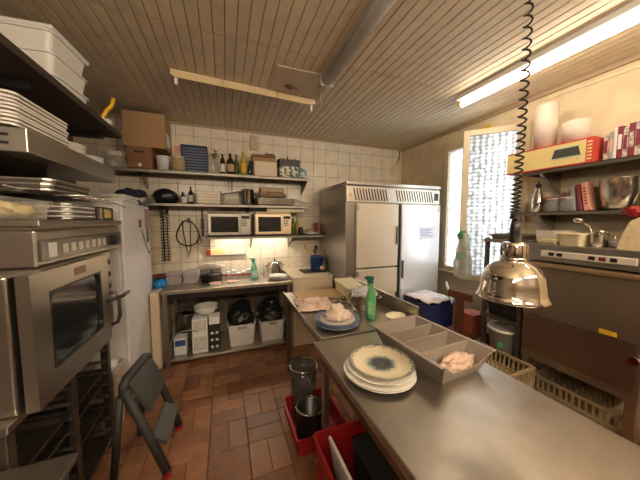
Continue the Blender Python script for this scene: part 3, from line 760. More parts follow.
ut = [(-.05, .0, -.12, .33, WOOD, 'wooden_spoon', 'spoon', 'wooden spoon leaning left in the blue bucket'), (.0, .03, .0, .30, BLKM, 'spatula', 'spatula', 'dark spatula upright in the blue bucket'), (.04, -.02, .12, .37, BLACK, 'spatula', 'spatula', 'black spatula leaning right towards the fridge'),
      (.05, .03, .20, .30, BLKM, 'whisk', 'whisk', 'dark whisk in the blue bucket'), (-.02, -.04, -.02, .26, DWOOD, 'wooden_spoon', 'spoon', 'dark wooden spoon in the blue bucket')]
for (x, y, l, L_, m_, nm, ct, lab) in ut:
    b = B(); b.tube([(x * .6, y * .6, .012), (x + l * .5, y, L_ * .6), (x + l, y, L_)], .006, 6)
    b.blob((x + l, y, L_ + .02), (.028, .008, .04), .05, 3, 2)
    tag(b.done(nm, m_, loc=(1.25, 3.47, .939)), lab, ct)
b = B(); b.blob((0, 0, .035), (.035, .035, .035), .05, 3, 3); tag(b.done('onion', mat('onion_skin', (.62, .42, .30), .5), loc=(1.29, 3.345, .94)), 'small pale onion at the foot of the blue bucket', 'onion')

# ================================================================ WALL SHELVES
def shelf(lab, x0, x1, z, d=.35, brackets=(), th=.035, name='wall_shelf'):
    t = thing(name, lab, 'shelf', ((x0 + x1) / 2, Y1, z - th))
    hw = (x1 - x0) / 2
    b = B(); b.box(-hw, hw, -d, 0, th - .006, th).box(-hw, hw, -d, -d + .006, 0, th).box(-hw, hw, -.02, 0, th, th + .03); b.done('board', SHELFST, t)
    for x in brackets:
        X = x - (x0 + x1) / 2
        b = B(); a = [(X - .004, -.004, -.20 + th), (X - .004, -d + .03, th - .02), (X - .004, -d + .03, th - .007), (X - .004, -.004, th - .007)]
        c = [(X + .004, p[1], p[2]) for p in a]; b.hexa(a, c); b.done('bracket', DKST, t)
    return t
Z1s, Z2s, Z3s = 2.25, 1.865, 1.452
shelf('top steel shelf of the tiled wall holding cartons and bottles', -1.56, 1.15, Z1s, brackets=(-.9, .1, 1.12))
shelf('middle steel shelf of the tiled wall holding trays and pots', -1.56, 1.18, Z2s, brackets=(-.75, .3))
shelf('lowest steel shelf of the tiled wall holding the microwaves', -.23, 1.36, Z3s, brackets=(-.2, .34, .9))
# lamp below shelf 3
t = thing('under_shelf_light', 'lit tube lamp fixed under the microwave shelf', 'lamp', (.36, 3.57, Z3s - .006))
B().box(-.50, .50, -.02, .02, -.006, 0, .001).done('housing', WENAM, t)
b = B(); b.tube([(-.48, .0, -.014), (.48, .0, -.014)], .008, 10); b.done('tube', LIT_S, t)

def microwave(lab, loc, w, h, d, body, face, ndots):
    t = thing('microwave_oven', lab, 'microwave', loc)
    B().box(-w / 2, w / 2, -d / 2, d / 2, .012, h, .008).done('casing', body, t)
    b = B(); y = -d / 2
    b.box(-w / 2 + .006, w * .24, y - .022, y, .02, h - .008, .005); dr = b.done('door', face, t)
    b = B(); b.box(-w / 2 + .045, w * .20, y - .024, y - .018, .055, h - .045, .002); b.done('window_glass', SCREEN, dr)
    b = B(); b.box(w * .245, w / 2 - .006, y - .018, y, .02, h - .008, .004); cp = b.done('control_panel', face, t)
    b = B(); b.box(w * .27, w / 2 - .02, y - .0195, y - .017, h - .075, h - .035); b.done('display', SCREEN, cp)
    b = B()
    for r_ in range(4):
        for c in range(3):
            x = w * .275 + c * .024; z = h - .10 - r_ * .022; b.box(x, x + .018, y - .0205, y - .0175, z, z + .014, .001)
    b.done('buttons', ndots, cp)
    b = B(); b.xf(Matrix.Translation((w * .365, y - .018, .062)) @ Matrix.Rotation(R(90), 4, 'X')).cyl((0, 0, 0), .024, .018, seg=20); b.xf().done('dial', face, cp)
    for sx in (-1, 1):
        for sy in (-1, 1): B().cyl((sx * w * .4, sy * d * .38, 0), .012, .012, seg=10).done('foot', BLACK, t)
    return t
microwave('silver microwave on the lowest wall shelf, left of the pair', (.055, 3.60, Z3s), .53, .30, .33, GREYP, FRST, BLACK)
microwave('cream-framed microwave on the lowest wall shelf, right of the pair', (.615, 3.60, Z3s), .50, .30, .33, PANEL, mat('champagne_metal', (.62, .48, .33), .35, .7), BLACK)
# flat trays resting on microwaves
for k, (x, w, lab) in enumerate([(.0, .40, 'thin dark baking tray lying on the silver microwave'), (.62, .46, 'pale plastic lid lying on the cream microwave')]):
    tag(B().box(-w / 2, w / 2, -.15, .15, 0, .02, .006).done('flat_tray', [DKST, CREAM][k], loc=(x, 3.60, Z3s + .30)), lab, 'tray')
# top row right end of shelf 3
bottle('dark green bottle right of the microwaves', (.93, 3.60, Z3s), .035, .24, GLASSG, BLACK, group='bottles right of the microwaves')
bottle('tall amber bottle right of the microwaves', (1.01, 3.66, Z3s), .032, .26, GLASSO, BLACK, group='bottles right of the microwaves')
bottle('short black-capped jar right of the microwaves', (1.03, 3.53, Z3s), .035, .12, BLKM, WHITE, .7, group='bottles right of the microwaves')
t = thing('serving_dish', 'shallow pale dish of small things at the right end of the microwave shelf', 'dish', (1.21, 3.58, Z3s))
B().lathe([(0, 0), (.09, 0), (.14, .03), (.135, .032), (.085, .008), (0, .008)], seg=30).done('dish', CERAM, t)
b = B(); b.blob((-.02, .0, .04), (.075, .06, .045), .5, 10, 3, -.03, 8); b.done('contents', STRAW, t)
tag(B().box(-.03, .03, -.03, .03, 0, .17, .008).done('red_canister', RED, loc=(1.32, 3.70, Z3s)), 'narrow red canister at the end of the microwave shelf against the fridge', 'canister')

# --- shelf 1 things
t = thing('storage_tub', 'clear tub of pale packets at the left of the top wall shelf', 'tub', (-1.12, 3.60, Z1s))
B().tub(0, 0, 0, .22, .25, .17, .004, .92, .006, .02).done('body', TUBC, t)
b = B()
for k in range(4): b.blob((-.05 + .03 * k, -.04 + .02 * (k % 2), .05 + .02 * k), (.05, .06, .04), .3, 8, 3, None, k)
b.done('contents', mat('packet_paper', (.74, .62, .42), .7, var=.2, scale=20), t)
B().box(-.06, .06, -.135, -.128, .13, .175, .003).done('paper_tag', PAPER, t)
t = carton('storage_box', 'dark brown box with a hand slot under the big cardboard box', (-.885, 3.58, Z1s), .235, .30, .235, CARDD)
b = B(); b.box(-.05, .05, -.152, -.149, .17, .19); b.done('hand_slot', BLACK, t)
b = B(); b.xf(Matrix.Translation((0, -.15, .035)) @ Matrix.Rotation(R(90), 4, 'X')).lathe([(0, .004), (.02, .003), (.02, 0)], seg=14); b.xf().done('round_sticker', PAPER, t)
t = thing('cardboard_box', 'large brown cardboard box touching the ceiling corner above the top shelf', 'box', (-.825, 3.60, Z1s + .235), R(0))
b = B(); b.box(-.205, .205, -.17, .17, 0, .385, .004); b.done('body', CARD, t)
b = B(); b.box(.2052, .2065, -.1, .05, .05, .2); b.box(.2052, .2065, .07, .14, .06, .16); b.done('printed_mark', PAPER, t)
b = B(); b.box(-.206, .206, -.02, .02, .385, .3865); b.done('packing_tape', mat('tape', (.50, .34, .18), .35), t)
t = thing('plastic_cup', 'white plastic tub right of the dark brown box on the top shelf', 'cup', (-.675, 3.53, Z1s))
B().lathe([(0, 0), (.058, 0), (.07, .16), (.074, .163), (.067, .163), (.055, .006), (0, .006)], seg=28).done('body', WHITE, t)
t = thing('woven_jar', 'straw-coloured jar left of the blue crate', 'jar', (-.515, 3.56, Z1s))
B().lathe([(0, 0), (.07, 0), (.072, .15), (.068, .16), (0, .16)], seg=24).done('body', STRAW, t)
B().lathe([(0, .16), (.066, .16), (.066, .185), (0, .19)], seg=24).done('lid', CREAM, t)
carton('carton', 'tall thin pale carton standing behind the straw jar', (-.55, 3.72, Z1s), .10, .07, .40, CREAM, front=((-.03, .03, .25, .35), SALMON))
t = thing('folding_crate', 'blue folding crate standing on end on the top shelf', 'crate', (-.34, 3.66, Z1s), R(0))
b = B(); b.box(-.15, .15, .06, .07, 0, .35).box(-.15, -.14, -.07, .07, 0, .35).box(.14, .15, -.07, .07, 0, .35).box(-.15, .15, -.07, .07, .33, .35).box(-.15, .15, -.07, .07, 0, .012); b.done('shell', NAVY, t)
b = B()
for k in range(9): b.box(-.14, .14, -.062, -.052, .03 + k * .034, .046 + k * .034, .002)
b.done('slats', mat('grey_blue_slats', (.14, .19, .28), .5), t)
# plant-like bundle in bottle, bottles
t = bottle('glass bottle sprouting green herbs beside the blue crate', (-.105, 3.60, Z1s), .042, .22, GLASS, GLASSG)
b = B()
for k in range(26):
    a = random.uniform(0, 6.28); rr = random.uniform(.0, .07); z = random.uniform(.20, .33)
    b.xf(Matrix.Translation((rr * math.cos(a), rr * math.sin(a), z)) @ Matrix.Rotation(a, 4, 'Z') @ Matrix.Rotation(random.uniform(-1, 1), 4, 'Y'))
    b.hexa([(-.022, -.002, -.001), (0, -.01, -.001), (.024, 0, -.001), (0, .01, -.001)], [(-.022, -.002, .001), (0, -.01, .001), (.024, 0, .001), (0, .01, .001)])
b.xf(); b.tube([(0, 0, .1), (.01, 0, .30)], .004, 6).tube([(0, 0, .1), (-.03, .01, .28)], .004, 6); b.done('herbs', HERB, t)
bg_ = 'bottles on the top wall shelf'
bottle('slim bottle with a white cap on the top wall shelf', (-.01, 3.62, Z1s), .032, .29, GLASSD, WHITE, group=bg_, label_m=PAPER)
bottle('stout dark bottle with a pale label on the top wall shelf', (.085, 3.58, Z1s), .048, .28, GLASSD, BLACK, group=bg_, label_m=STRAW)
bottle('dark green bottle behind the oil on the top wall shelf', (.165, 3.68, Z1s), .038, .30, GLASSG, BLACK, group=bg_)
bottle('yellow oil bottle on the top wall shelf', (.25, 3.56, Z1s), .038, .32, GLASSO, YELLOW, group=bg_, neck=.45, label_m=YELLOW)
bottle('narrow black bottle touching the white carton', (.335, 3.58, Z1s), .026, .21, GLASSD, BLACK, group=bg_)
bottle('clear bottle at the back beside the oil bottle', (.325, 3.70, Z1s), .030, .25, GLASS, WHITE, group=bg_)
carton('carton', 'white carton under the torn brown box on the top shelf', (.53, 3.60, Z1s), .30, .27, .19, mat('offwhite_card', (.74, .60, .46), .7))
t = thing('open_box', 'torn open brown box on the white carton', 'box', (.515, 3.61, Z1s + .19))
b = B(); b.tub(0, 0, 0, .31, .22, .10, .004, 1.0, .001, .003, 1); b.done('body', CARD, t)
b = B(); b.hexa([(-.155, -.112, .098), (.155, -.112, .098), (.155, -.108, .10), (-.155, -.108, .10)], [(-.18, -.165, .06), (.13, -.165, .06), (.13, -.16, .064), (-.18, -.16, .064)]); b.done('flap', CARD, t)
B().box(.02, .14, -.09, .08, .02, .125, .004).done('dark_packet', BLACK, t)
carton('biscuit_tin', 'floral printed tin box near the right of the top shelf', (.85, 3.60, Z1s), .26, .25, .155, PATT, cat='tin')
b = B(); b.tub(0, 0, 0, .30, .20, .10, .005, .95, .006, .01)
t = thing('black_basket', 'black tray of little bottles standing on the floral tin', 'tray', (.87, 3.61, Z1s + .155)); b.done('body', BLACK, t)
for k, x in enumerate((-.11, -.06, -.01, .05, .10)):
    bottle(['leftmost', 'second', 'middle', 'fourth', 'rightmost'][k] + ' little bottle in the black tray on the floral tin', (.87 + x, 3.60 + .03 * (k % 2), Z1s + .162), .018, .13 + .02 * (k % 3), [GLASSD, GLASSG, BLKM][k % 3], [BLACK, YELLOW, WHITE][k % 3], group='little bottles in the black tray')
t = thing('ceramic_jar', 'blue and white jar at the right end of the top shelf', 'jar', (1.065, 3.59, Z1s))
B().lathe([(0, 0), (.055, 0), (.07, .03), (.072, .11), (.055, .145), (0, .145)], seg=30).done('body', TEA, t)
B().lathe([(0, .145), (.052, .145), (.05, .165), (0, .172)], seg=24).done('lid', TEA, t)

# --- shelf 2 things
t = thing('white_tray', 'white shallow tray under dark cloth above the white fridge', 'tray', (-1.05, 3.60, Z2s)); B().tub(0, 0, 0, .36, .28, .045, .005, .93, .008, .03).done('body', WHITE, t)
b = B(); b.blob((0, 0, .05), (.15, .11, .07), .4, 8, 3, -.02, 2); tag(b.done('dark_cloth', DCLOTH, loc=(-1.03, 3.60, Z2s + .045)), 'dark blue cloth heaped on the white tray', 'cloth')
b = B(); b.blob((0, 0, .085), (.135, .13, .10), .2, 6, 3, -.085, 9); tag(b.done('black_bag', BLKBAG, loc=(-.68, 3.62, Z2s)), 'black bag sitting on the middle wall shelf', 'bag')
t = thing('plastic_cup', 'small white cup right of the black bag on the middle shelf', 'cup', (-.47, 3.56, Z2s)); B().lathe([(0, 0), (.03, 0), (.04, .085), (.036, .085), (.027, .005), (0, .005)], seg=20).done('body', CERAM, t)
bottle('small dark bottle between the cup and white boxes on the middle shelf', (-.40, 3.62, Z2s), .03, .22, GLASSD, BLACK, label_m=PAPER)
bottle('little brown bottle behind the white cup on the middle shelf', (-.50, 3.68, Z2s), .03, .16, BLKM, BLACK)
for k in range(5):
    t = thing('takeaway_box', ['bottom', 'second', 'third', 'fourth', 'top'][k] + ' white flat box in the stack on the middle shelf' + (', counted from below' if 0 < k < 4 else ''), 'box', (-.18 + random.uniform(-.004, .004), 3.59, Z2s + k * .034), 0, 'white flat boxes on the middle shelf')
    B().box(-.13, .13, -.118, .118, 0, .024, .004).done('body', CREAM, t); B().box(-.147, .147, -.132, .132, .024, .0335, .002).done('lid', WENAM, t)
t = thing('storage_tub', 'clear tub with steel lid tipped over it on the middle shelf', 'tub', (.09, 3.59, Z2s)); B().tub(0, 0, 0, .19, .22, .13, .004, .95, .005, .02).done('body', TUBC, t)
B().box(-.07, .07, -.09, .09, .008, .07, .01).done('contents', STRAW, t)
b = B().xf(Matrix.Translation((.02, 0, .16)) @ Matrix.Rotation(R(-12), 4, 'Y')); b.box(-.16, .12, -.12, .12, 0, .008, .003); b.done('lid', STEEL, t)
pot('stock_pot', 'tall steel pot in the middle of the middle wall shelf', (.30, 3.61, Z2s), .085, .21, POTST, True)
for k in range(4):
    o = B().tub(0, 0, 0, .50 , .25, .028, .003, .96, .012, .02).done('baking_tray', DKST, loc=(.66, 3.60, Z2s + k * .022)); tag(o, 'dark shallow baking tray, ' + place_in(k, 4) + ' of the pile right of the steel pot', 'tray', 'baking trays on the middle shelf')
b = B(); b.blob((0, 0, .04), (.19, .09, .05), .4, 9, 4, -.035, 6); tag(b.done('bread_bag', mat('brown_wrap', (.42, .28, .17), .6, var=.4, scale=22), loc=(.62, 3.60, Z2s + .105)), 'brown wrapped bundle on the pile of baking trays', 'bundle')
b = B(); b.box(-.17, .17, -.07, .07, 0, .065, .02); tag(b.done('wrapped_roll', mat('tan_wrap', (.55, .38, .24), .6, var=.2, scale=18), loc=(.63, 3.62, Z2s + .18)), 'tan parcel on top of the brown wrapped bundle', 'parcel')
b = B(); b.grid(cloth(.30, .26, .12, 5, 7), 18, 16); tag(b.done('white_cloth', WCLOTH, loc=(1.03, 3.60, Z2s), solid=.004), 'cream cloth bunched at the right end of the middle shelf', 'cloth')
# hanging below shelf 2
t = thing('hanging_tray', 'pale shallow tray hung beneath the right of the middle shelf', 'tray', (.80, 3.60, Z2s - .035 - .062)); B().box(-.27, .27, -.14, .14, 0, .05, .008).done('body', CREAM, t)
b = B()
for x in (-.25, .25): b.box(x - .004, x + .004, -.145, .145, .048, .062)
b.done('rail', STEEL, t)

# --- things on the back wall
t = thing('hanging_chain', 'dark ribbed utensil rack hanging on the tiled wall at the left', 'rack', (-.75, 3.79, 1.12))
b = B(); b.tube([(0, -.02, 0), (0, -.02, .66)], .008, 6).tube([(.045, -.02, 0), (.045, -.02, .64)], .005, 6)
b.done('frame', BLKM, t)
b = B()
for k in range(17): b.tube([(-.035, -.03, .02 + k * .037), (.02, -.035, .03 + k * .037), (.075, -.03, .02 + k * .037)], .005, 6)
b.done('rungs', mat('rusty_dark', (.07, .04, .03), .5), t)
b = B(); b.cyl((.02, -.03, .63), .045, .05); b.done('hook_head', BLACK, t)
b = B(); P = []
for k in range(40):
    a = k / 39 * 6.28; P.append((.13 * math.cos(a) * (1 - .3 * math.sin(a)), -.01 - .006 * math.sin(3 * a), .17 * math.sin(a)))
b.tube(P, .008, 6, True).tube([(-.06, -.02, .17), (-.05, -.025, .0), (-.02, -.025, -.2), (.0, -.025, -.33), (.03, -.025, -.2), (.03, -.03, 0), (.04, -.02, .16)], .006, 6)
b.tube([(.13, -.02, 0), (.17, -.025, -.12), (.13, -.03, -.16), (.1, -.02, -.1)], .006, 6).box(.0, .03, -.03, 0, .14, .2, .004)
tag(b.done('coiled_cable', BLACK, loc=(-.47, 3.79, 1.49)), 'black cable looped over a hook on the tiled wall', 'cable')
t = thing('knife_rail', 'thin steel rail on the tiled wall under the silver microwave', 'rail', (-.0, 3.80, 1.16)); B().box(-.27, .27, -.05, 0, 0, .018, .003).done('rail', STEEL, t)
b = B(); b.m(0).box(-.115, .115, -.02, .02, 0, .085, .005).m(1).box(-.116, -.06, -.021, .021, 0, .08, .004)
tag(b.done('spice_packet', [BOXY, RED], loc=(-.135, 3.772, 1.178)), 'yellow packet with a red end on the thin steel rail', 'packet')
bottle('slim dark bottle hanging left of the silver microwave', (-.28, 3.72, Z3s - .01), .022, .25, GLASSD, BLACK) if False else None
b = B(); b.box(-.012, .012, -.01, .01, 0, .36, .004); b.box(-.02, .02, -.018, .018, .10, .24, .006)
tag(b.done('thermometer', BLKM, loc=(-.29, 3.785, 1.44)), 'narrow dark bar thermometer on the wall beside the silver microwave', 'thermometer')
for x, lab in ((2.02, 'left'), (2.33, 'right')):
    b = B(); b.tube([(0, 0, 0), (0, 0, .16), (.04, 0, .18), (.04, 0, .12)], .008, 6); tag(b.done('wall_hook', DKST, loc=(x, 3.78, 2.13)), lab + ' thin bent tube rising behind the top of the steel fridge', 'pipe')

# ================================================================ FRIDGE (double, steel)
FX0, FX1, FY, FD, FZ = 1.375, 2.83, 2.77, .90, 2.13
t = thing('commercial_fridge', 'tall double-door stainless fridge in the corner by the window', 'fridge', ((FX0 + FX1) / 2, FY, 0))
fw = (FX1 - FX0) / 2
b = B(); b.box(-fw, fw, .0, FD, .12, FZ - .04, .006); b.done('carcass', FRST, t)
b = B(); b.box(-fw - .005, fw + .005, -.03, FD, FZ - .04, FZ, .006); b.done('top_cover', STEEL, t)
b = B(); b.box(-fw + .005, fw - .005, -.02, .0, 1.885, 2.07, .004); vp = b.done('vent_panel', mat('pale_vent_panel', (.66, .60, .52), .35, .6), t)
for k in range(30):
    x = -fw + .13 + k * (2 * fw - .26) / 29
    sl = -.035 if k < 30 else .035
    if 12 <= k <= 14: continue
    b = B(); b.hexa([(x - .008, -.023, 1.905), (x + .008, -.023, 1.905), (x + .008, -.0195, 1.905), (x - .008, -.0195, 1.905)],
           [(x - .008 + sl, -.023, 2.05), (x + .008 + sl, -.023, 2.05), (x + .008 + sl, -.0195, 2.05), (x - .008 + sl, -.0195, 2.05)]); b.done('vent_slot', BLKM, vp)
b = B(); b.hexa([(-fw + .03, -.024, 1.95), (-fw + .075, -.024, 1.95), (-fw + .075, -.021, 1.95), (-fw + .03, -.021, 1.95)], [(-fw + .050, -.024, 1.99), (-fw + .055, -.024, 1.99), (-fw + .055, -.021, 1.99), (-fw + .050, -.021, 1.99)]); b.done('warning_sticker', YELLOW, vp)
b = B(); b.box(fw - .10, fw - .03, -.026, -.018, 1.93, 2.03, .003); b.done('control_knob_panel', BLACK, vp)
DOORC = mat('cream_reflection_door', (.74, .63, .48), .35, .25, var=.12, scale=3)  # cream reflections put into the colour of the left steel doors
DOORW = mat('white_steel_door', (.74, .74, .76), .30, .25, var=.06, scale=3)
def fdoor(x0, x1, z0, z1, m_, hx):
    b = B(); b.box(x0, x1, -.055, -.002, z0, z1, .008); d = b.done('door', m_, t)
    b = B(); b.box(hx - .012, hx + .012, -.075, -.055, (z0 + z1) / 2 - .12, (z0 + z1) / 2 + .12, .005); b.done('handle', DKST, d)
    b = B(); b.box(x0 + .005, x0 + .03, -.06, -.05, z1 - .09, z1 - .02, .003) if hx > (x0 + x1) / 2 else b.box(x1 - .03, x1 - .005, -.06, -.05, z1 - .09, z1 - .02, .003)
    b.done('hinge', STEEL, d); return d
dl = fdoor(-fw + .125, -fw + .735, 1.065, 1.865, DOORC, -fw + .715)
fdoor(-fw + .125, -fw + .735, .16, 1.045, DOORC, -fw + .715)
dr = fdoor(-fw + .79, fw - .02, .16, 1.865, DOORW, -fw + .81)
b = B(); b.box(-fw + .738, -fw + .787, -.03, -.001, .14, 1.875); b.done('centre_post', BLKM, t)
b = B(); b.box(.345, .62, -.0575, -.0555, 1.41, 1.57)
pp_ = b.done('notice_paper', mat('lilac_paper', (.72, .72, .86), .8), dr)
b = B()
for k in range(5): b.box(.37, .37 + .2 - .04 * (k % 2), -.0583, -.0575, 1.535 - k * .022, 1.541 - k * .022)
b.box(.37, .385, -.062, -.0575, 1.39, 1.405); b.done('text_lines', BLUE, pp_)
legs(t, [(-fw + .06, .06), (fw - .06, .06), (-fw + .06, FD - .06), (fw - .06, FD - .06)], 0, .12, .025, DKST, 'foot')

# ================================================================ WHITE FRIDGE (left)
t = thing('white_fridge', 'tall white fridge beyond the oven on the left', 'fridge', (-.80, 2.95, 0))
b = B(); b.box(-.62, -.03, -.40, .40, .03, 1.815, .006); b.done('body', WENAM, t)
b = B(); b.box(-.03, .0, -.40, .40, .06, 1.81, .008); d = b.done('door', WENAM, t)
b = B(); b.box(.0005, .002, .22, .38, 1.58, 1.78); b.done('photo_collage', PHOTOM, d)
b = B(); b.box(.0005, .002, .25, .35, 1.42, 1.575); b.done('photo_strip', mat('dark_photo', (.08, .10, .16), .4, col2=(.4, .4, .42), scale=20), d)
b = B(); b.box(.0005, .002, .02, .10, 1.585, 1.665); b.done('red_sticker', RED, d)
b = B(); b.box(.0005, .002, -.25, -.02, 1.36, 1.62); b.box(.0005, .0022, .08, .2, 1.3, 1.5); b.done('paper_note', PAPER, d)
b = B(); b.tube([(.002, .10, 1.56), (.012, .18, 1.40), (.012, .28, 1.30), (.002, .36, 1.32)], .004, 6); b.done('string', DKST, d)
legs(t, [(-.57, -.35), (-.57, .35), (-.08, -.35), (-.08, .35)], 0, .03, .02, BLACK, 'foot')
for k in range(5):
    tag(B().box(-.27, .27, -.19, .19, 0, .013, .005).done('white_board', WHITE, loc=(-1.08 + .01 * (k % 2), 2.83 , 1.815 + k * .0135), rot=R(2 * (k % 3 - 1))), 'white board, ' + place_in(k, 5) + ' of the flat pile on the tall white fridge', 'board', 'white boards on the white fridge')
b = B(); b.blob((0, 0, .035), (.12, .10, .05), .4, 8, 3, -.03, 3); tag(b.done('dark_cloth', DCLOTH, loc=(-.95, 3.18, 1.815)), 'dark cloth lying on the tall white fridge', 'cloth')
# box between oven stand and fridge
t = thing('carton', 'small open white carton of papers on the floor stack by the oven', 'box', (-.93, 2.525, .40)) if False else None

# ================================================================ OVEN ON STAND (left)
OX, OY0, OY1 = -.80, 1.51, 2.46
t = thing('oven_stand', 'steel stand with tray runners under the oven', 'stand', (OX, (OY0 + OY1) / 2, 0))
sy0, sy1 = 1.27, 2.20; t.location.y = (sy0 + sy1) / 2; hy = (sy1 - sy0) / 2
legs(t, [(-.03, -hy + .025), (-.03, hy - .025), (-.66, -hy + .025), (-.66, hy - .025)], 0, .83, .022, DKST)
b = B(); b.box(-.70, 0, -hy, hy, 0.83, .862, .004); b.done('top_frame', STEEL, t)
for k in range(8):
    z = .14 + k * .085
    for y in (-hy + .055, -.035, .035, hy - .055):
        b = B(); b.box(-.66, -.015, y - .008, y + .008, z, z + .004).box(-.66, -.015, y - .002 if y < 0 else y, y + .002 if y > 0 else y, z, z + .018); b.done('tray_runner', STEEL, t)
b = B(); b.box(-.70, -.69, -hy, hy, .06, .83); b.done('back_panel', DKST, t)
b = B(); b.box(-.68, -.01, -hy + .01, hy - .01, .06, .08, .003); b.done('bottom_shelf', DKST, t)
b = B(); b.box(-.04, -.01, -.025, .025, .08, .83, .003); b.done('centre_post', DKST, t)
for k, z in enumerate((.312, .482, .567)):
    for s in (-1, 1):
        tag(B().tub(0, 0, 0, .60, hy - .09, .035, .003, .97, .008, .02).done('baking_tray', DKST, loc=(OX - .33, (sy0 + sy1) / 2 + s * (hy / 2), z + .0)), ('near' if s < 0 else 'far') + ' side baking tray at the ' + ['lowest', 'middle', 'highest'][k] + ' filled level of the oven stand', 'tray', 'baking trays in the oven stand')
hy = (OY1 - OY0) / 2
t = thing('combi_oven', 'stainless convection oven with glass door on the left', 'oven', (OX, (OY0 + OY1) / 2, .862))
yl0, yl1 = 1.325 - 1.985, 2.28 - 1.985
b = B(); b.box(-.72, 0, yl0, yl1, .0, .573, .010, 3).box(-.72, 0, -hy, hy, .574, .748, .012, 3); b.done('casing', STEEL, t)
b = B(); b.box(-.70, -.02, -hy + .02, hy - .02, .748, .763); b.box(-.73, .02, -hy - .01, hy + .01, .763, .793, .004); b.done('top_cover', STEEL, t)
b = B(); b.box(.0, .016, -hy + .01, hy - .01, .60, .70, .004); cp = b.done('control_panel', mat('panel_grey', (.20, .185, .17), .3, .7), t)
for k in range(7): B().box(.016, .020, -hy + .16 + k * .075, -hy + .205 + k * .075, .625, .672, .002).done('touch_button', mat('pale_button', (.60, .55, .48), .4), cp)
B().box(.016, .019, -hy + .05, -hy + .11, .615, .685, .002).done('rating_label', PAPER, cp)
b = B().xf(Matrix.Translation((.016, hy - .19, .65)) @ Matrix.Rotation(R(90), 4, 'Y')); b.cyl((0, 0, 0), .035, .03, seg=24).cyl((0, 0, .03), .028, .012, seg=24); b.done('dial', BLACK, cp)
for k in range(3): B().xf(Matrix.Translation((.0, yl1 - .10, .50 - k * .085)) @ Matrix.Rotation(R(90), 4, 'Y')).cyl((0, 0, 0), .018, .025, seg=16).done('side_button', BLACK, t)
y0, y1, z0, z1 = yl0 + .01, 2.05 - 1.985, .0, .57
b = B(); holed_plate(b, .018, .062, y0, y1, z0, z1, y0 + .12, y1 - .115, .125, z1 - .10, .05)
dr = b.done('door', STEEL, t)
b = B(); b.box(.03, .050, y0 + .105, y1 - .10, .11, z1 - .085); b.done('window_glass', SCREEN, dr)
b = B(); holed_plate(b, .052, .0635, y0 + .113, y1 - .108, .118, z1 - .093, y0 + .123, y1 - .118, .128, z1 - .103, .048); b.done('window_gasket', BLKM, dr)
b = B(); b.box(.0622, .0645, -.33, -.22, z1 - .065, z1 - .025, .001); bd = b.done('badge', mat('badge_brown', (.25, .12, .08), .4), dr)
b = B(); b.tube([(.03, y1 + .03, .30), (.085, y1 + .04, .30), (.10, y1 + .04, .26), (.10, y1 + .04, .14), (.085, y1 + .04, .09), (.03, y1 + .03, .07)], .012, 10).box(.0, .045, y1 + .005, y1 + .045, .05, .32, .004)
b.done('handle', DKST, dr)
b = B(); b.tube([(.062, y1 - .04, .26), (.12, y1 + .03, .27), (.12, y1 + .15, .27)], .013, 8); b.done('latch_lever', BLKM, dr)
ZO = .862 + .793
t = thing('clear_food_tub', 'clear tub of yellow food sitting on the oven', 'tub', (-1.04, 1.62, ZO), R(0))
B().tub(0, 0, 0, .34, .36, .10, .004, .92, .010, .03).done('body', TUBC, t)
b = B(); b.blob((.02, .08, .045), (.12, .08, .045), .5, 9, 3, -.037, 3); b.blob((.02, -.08, .035), (.12, .07, .035), .4, 9, 3, -.027, 6); b.done('contents', PASTA, t)
for k in range(7):
    tag(B().tub(0, 0, 0, .44, .30, .016, .002, .95, .012, .03).done('flat_tray', WHITE if k % 2 else STEEL, loc=(-1.06, 2.03, ZO + k * .0135)), 'flat tray, ' + place_in(k, 7) + ' in the stack beside the tub of yellow food', 'tray', 'flat trays stacked on the oven')
t = thing('steel_tin', 'square steel tin with an orange label at the end of the oven top', 'tin', (-.90, 2.31, ZO)); B().box(-.09, .09, -.10, .10, 0, .095, .008).done('body', DKST, t)
b = B(); b.box(.0905, .0925, -.06, .04, .02, .08, .002); b.done('orange_label', mat('orange_label', (.78, .40, .10), .5, col2=(.85, .70, .35), scale=30), t)
# wire stand over the trays
b = B()
for y in (1.92, 2.12):
    b.tube([(-1.2, y, ZO + .10), (-1.2, y, ZO + .145), (-.80, y + .05, ZO + .15), (-.72, y + .25, ZO + .10)], .006, 6)
b.tube([(-1.0, 1.7, ZO + .17), (-1.0, 1.92, ZO + .148), (-.95, 2.3, ZO + .15), (-.85, 2.5, ZO + .19)], .006, 6)
tag(b.done('wire_rack', CHROME), 'bent wire rack lying over the trays on the oven', 'rack')

# salamander/hood shelf above oven
t = thing('steel_hood_shelf', 'deep steel wall shelf above the oven carrying white plates', 'shelf', (OX, (OY0 + OY1) / 2, 1.95))
b = B(); b.box(-.75, 0, -hy, hy, .0, .105, .004); b.done('box', STEEL, t)
for k in range(2): B().box(-.30, -.06, -hy - .003, -hy, .03 + k * .035, .042 + k * .035).done('vent_slot', BLKM, t)
b = B(); b.box(-.75, -.72, -hy, hy, -.14, .0).box(-.72, -.4, hy - .02, hy - .01, -.14, 0); b.done('support', DKST, t)
for k in range(5):
    tag(B().tub(0, 0, 0, .50, .40, .018, .002, .96, .014, .03).done('flat_tray', DKST if k % 2 else STEEL, loc=(-1.12, 1.98 if k < 3 else 2.0, 1.805 + k * .0135)), 'thin steel tray, ' + place_in(k, 5) + ' of the pile slung below the hood shelf', 'tray', 'thin trays below the hood shelf')
tag(B().box(-.30, .30, -hy + .05, hy - .05, 0, .012, .003).done('tray_rack_board', DKST, loc=(-1.24, (OY0 + OY1) / 2, 1.793)), 'dark board slung below the hood shelf holding thin trays', 'shelf')
ZH = 2.055
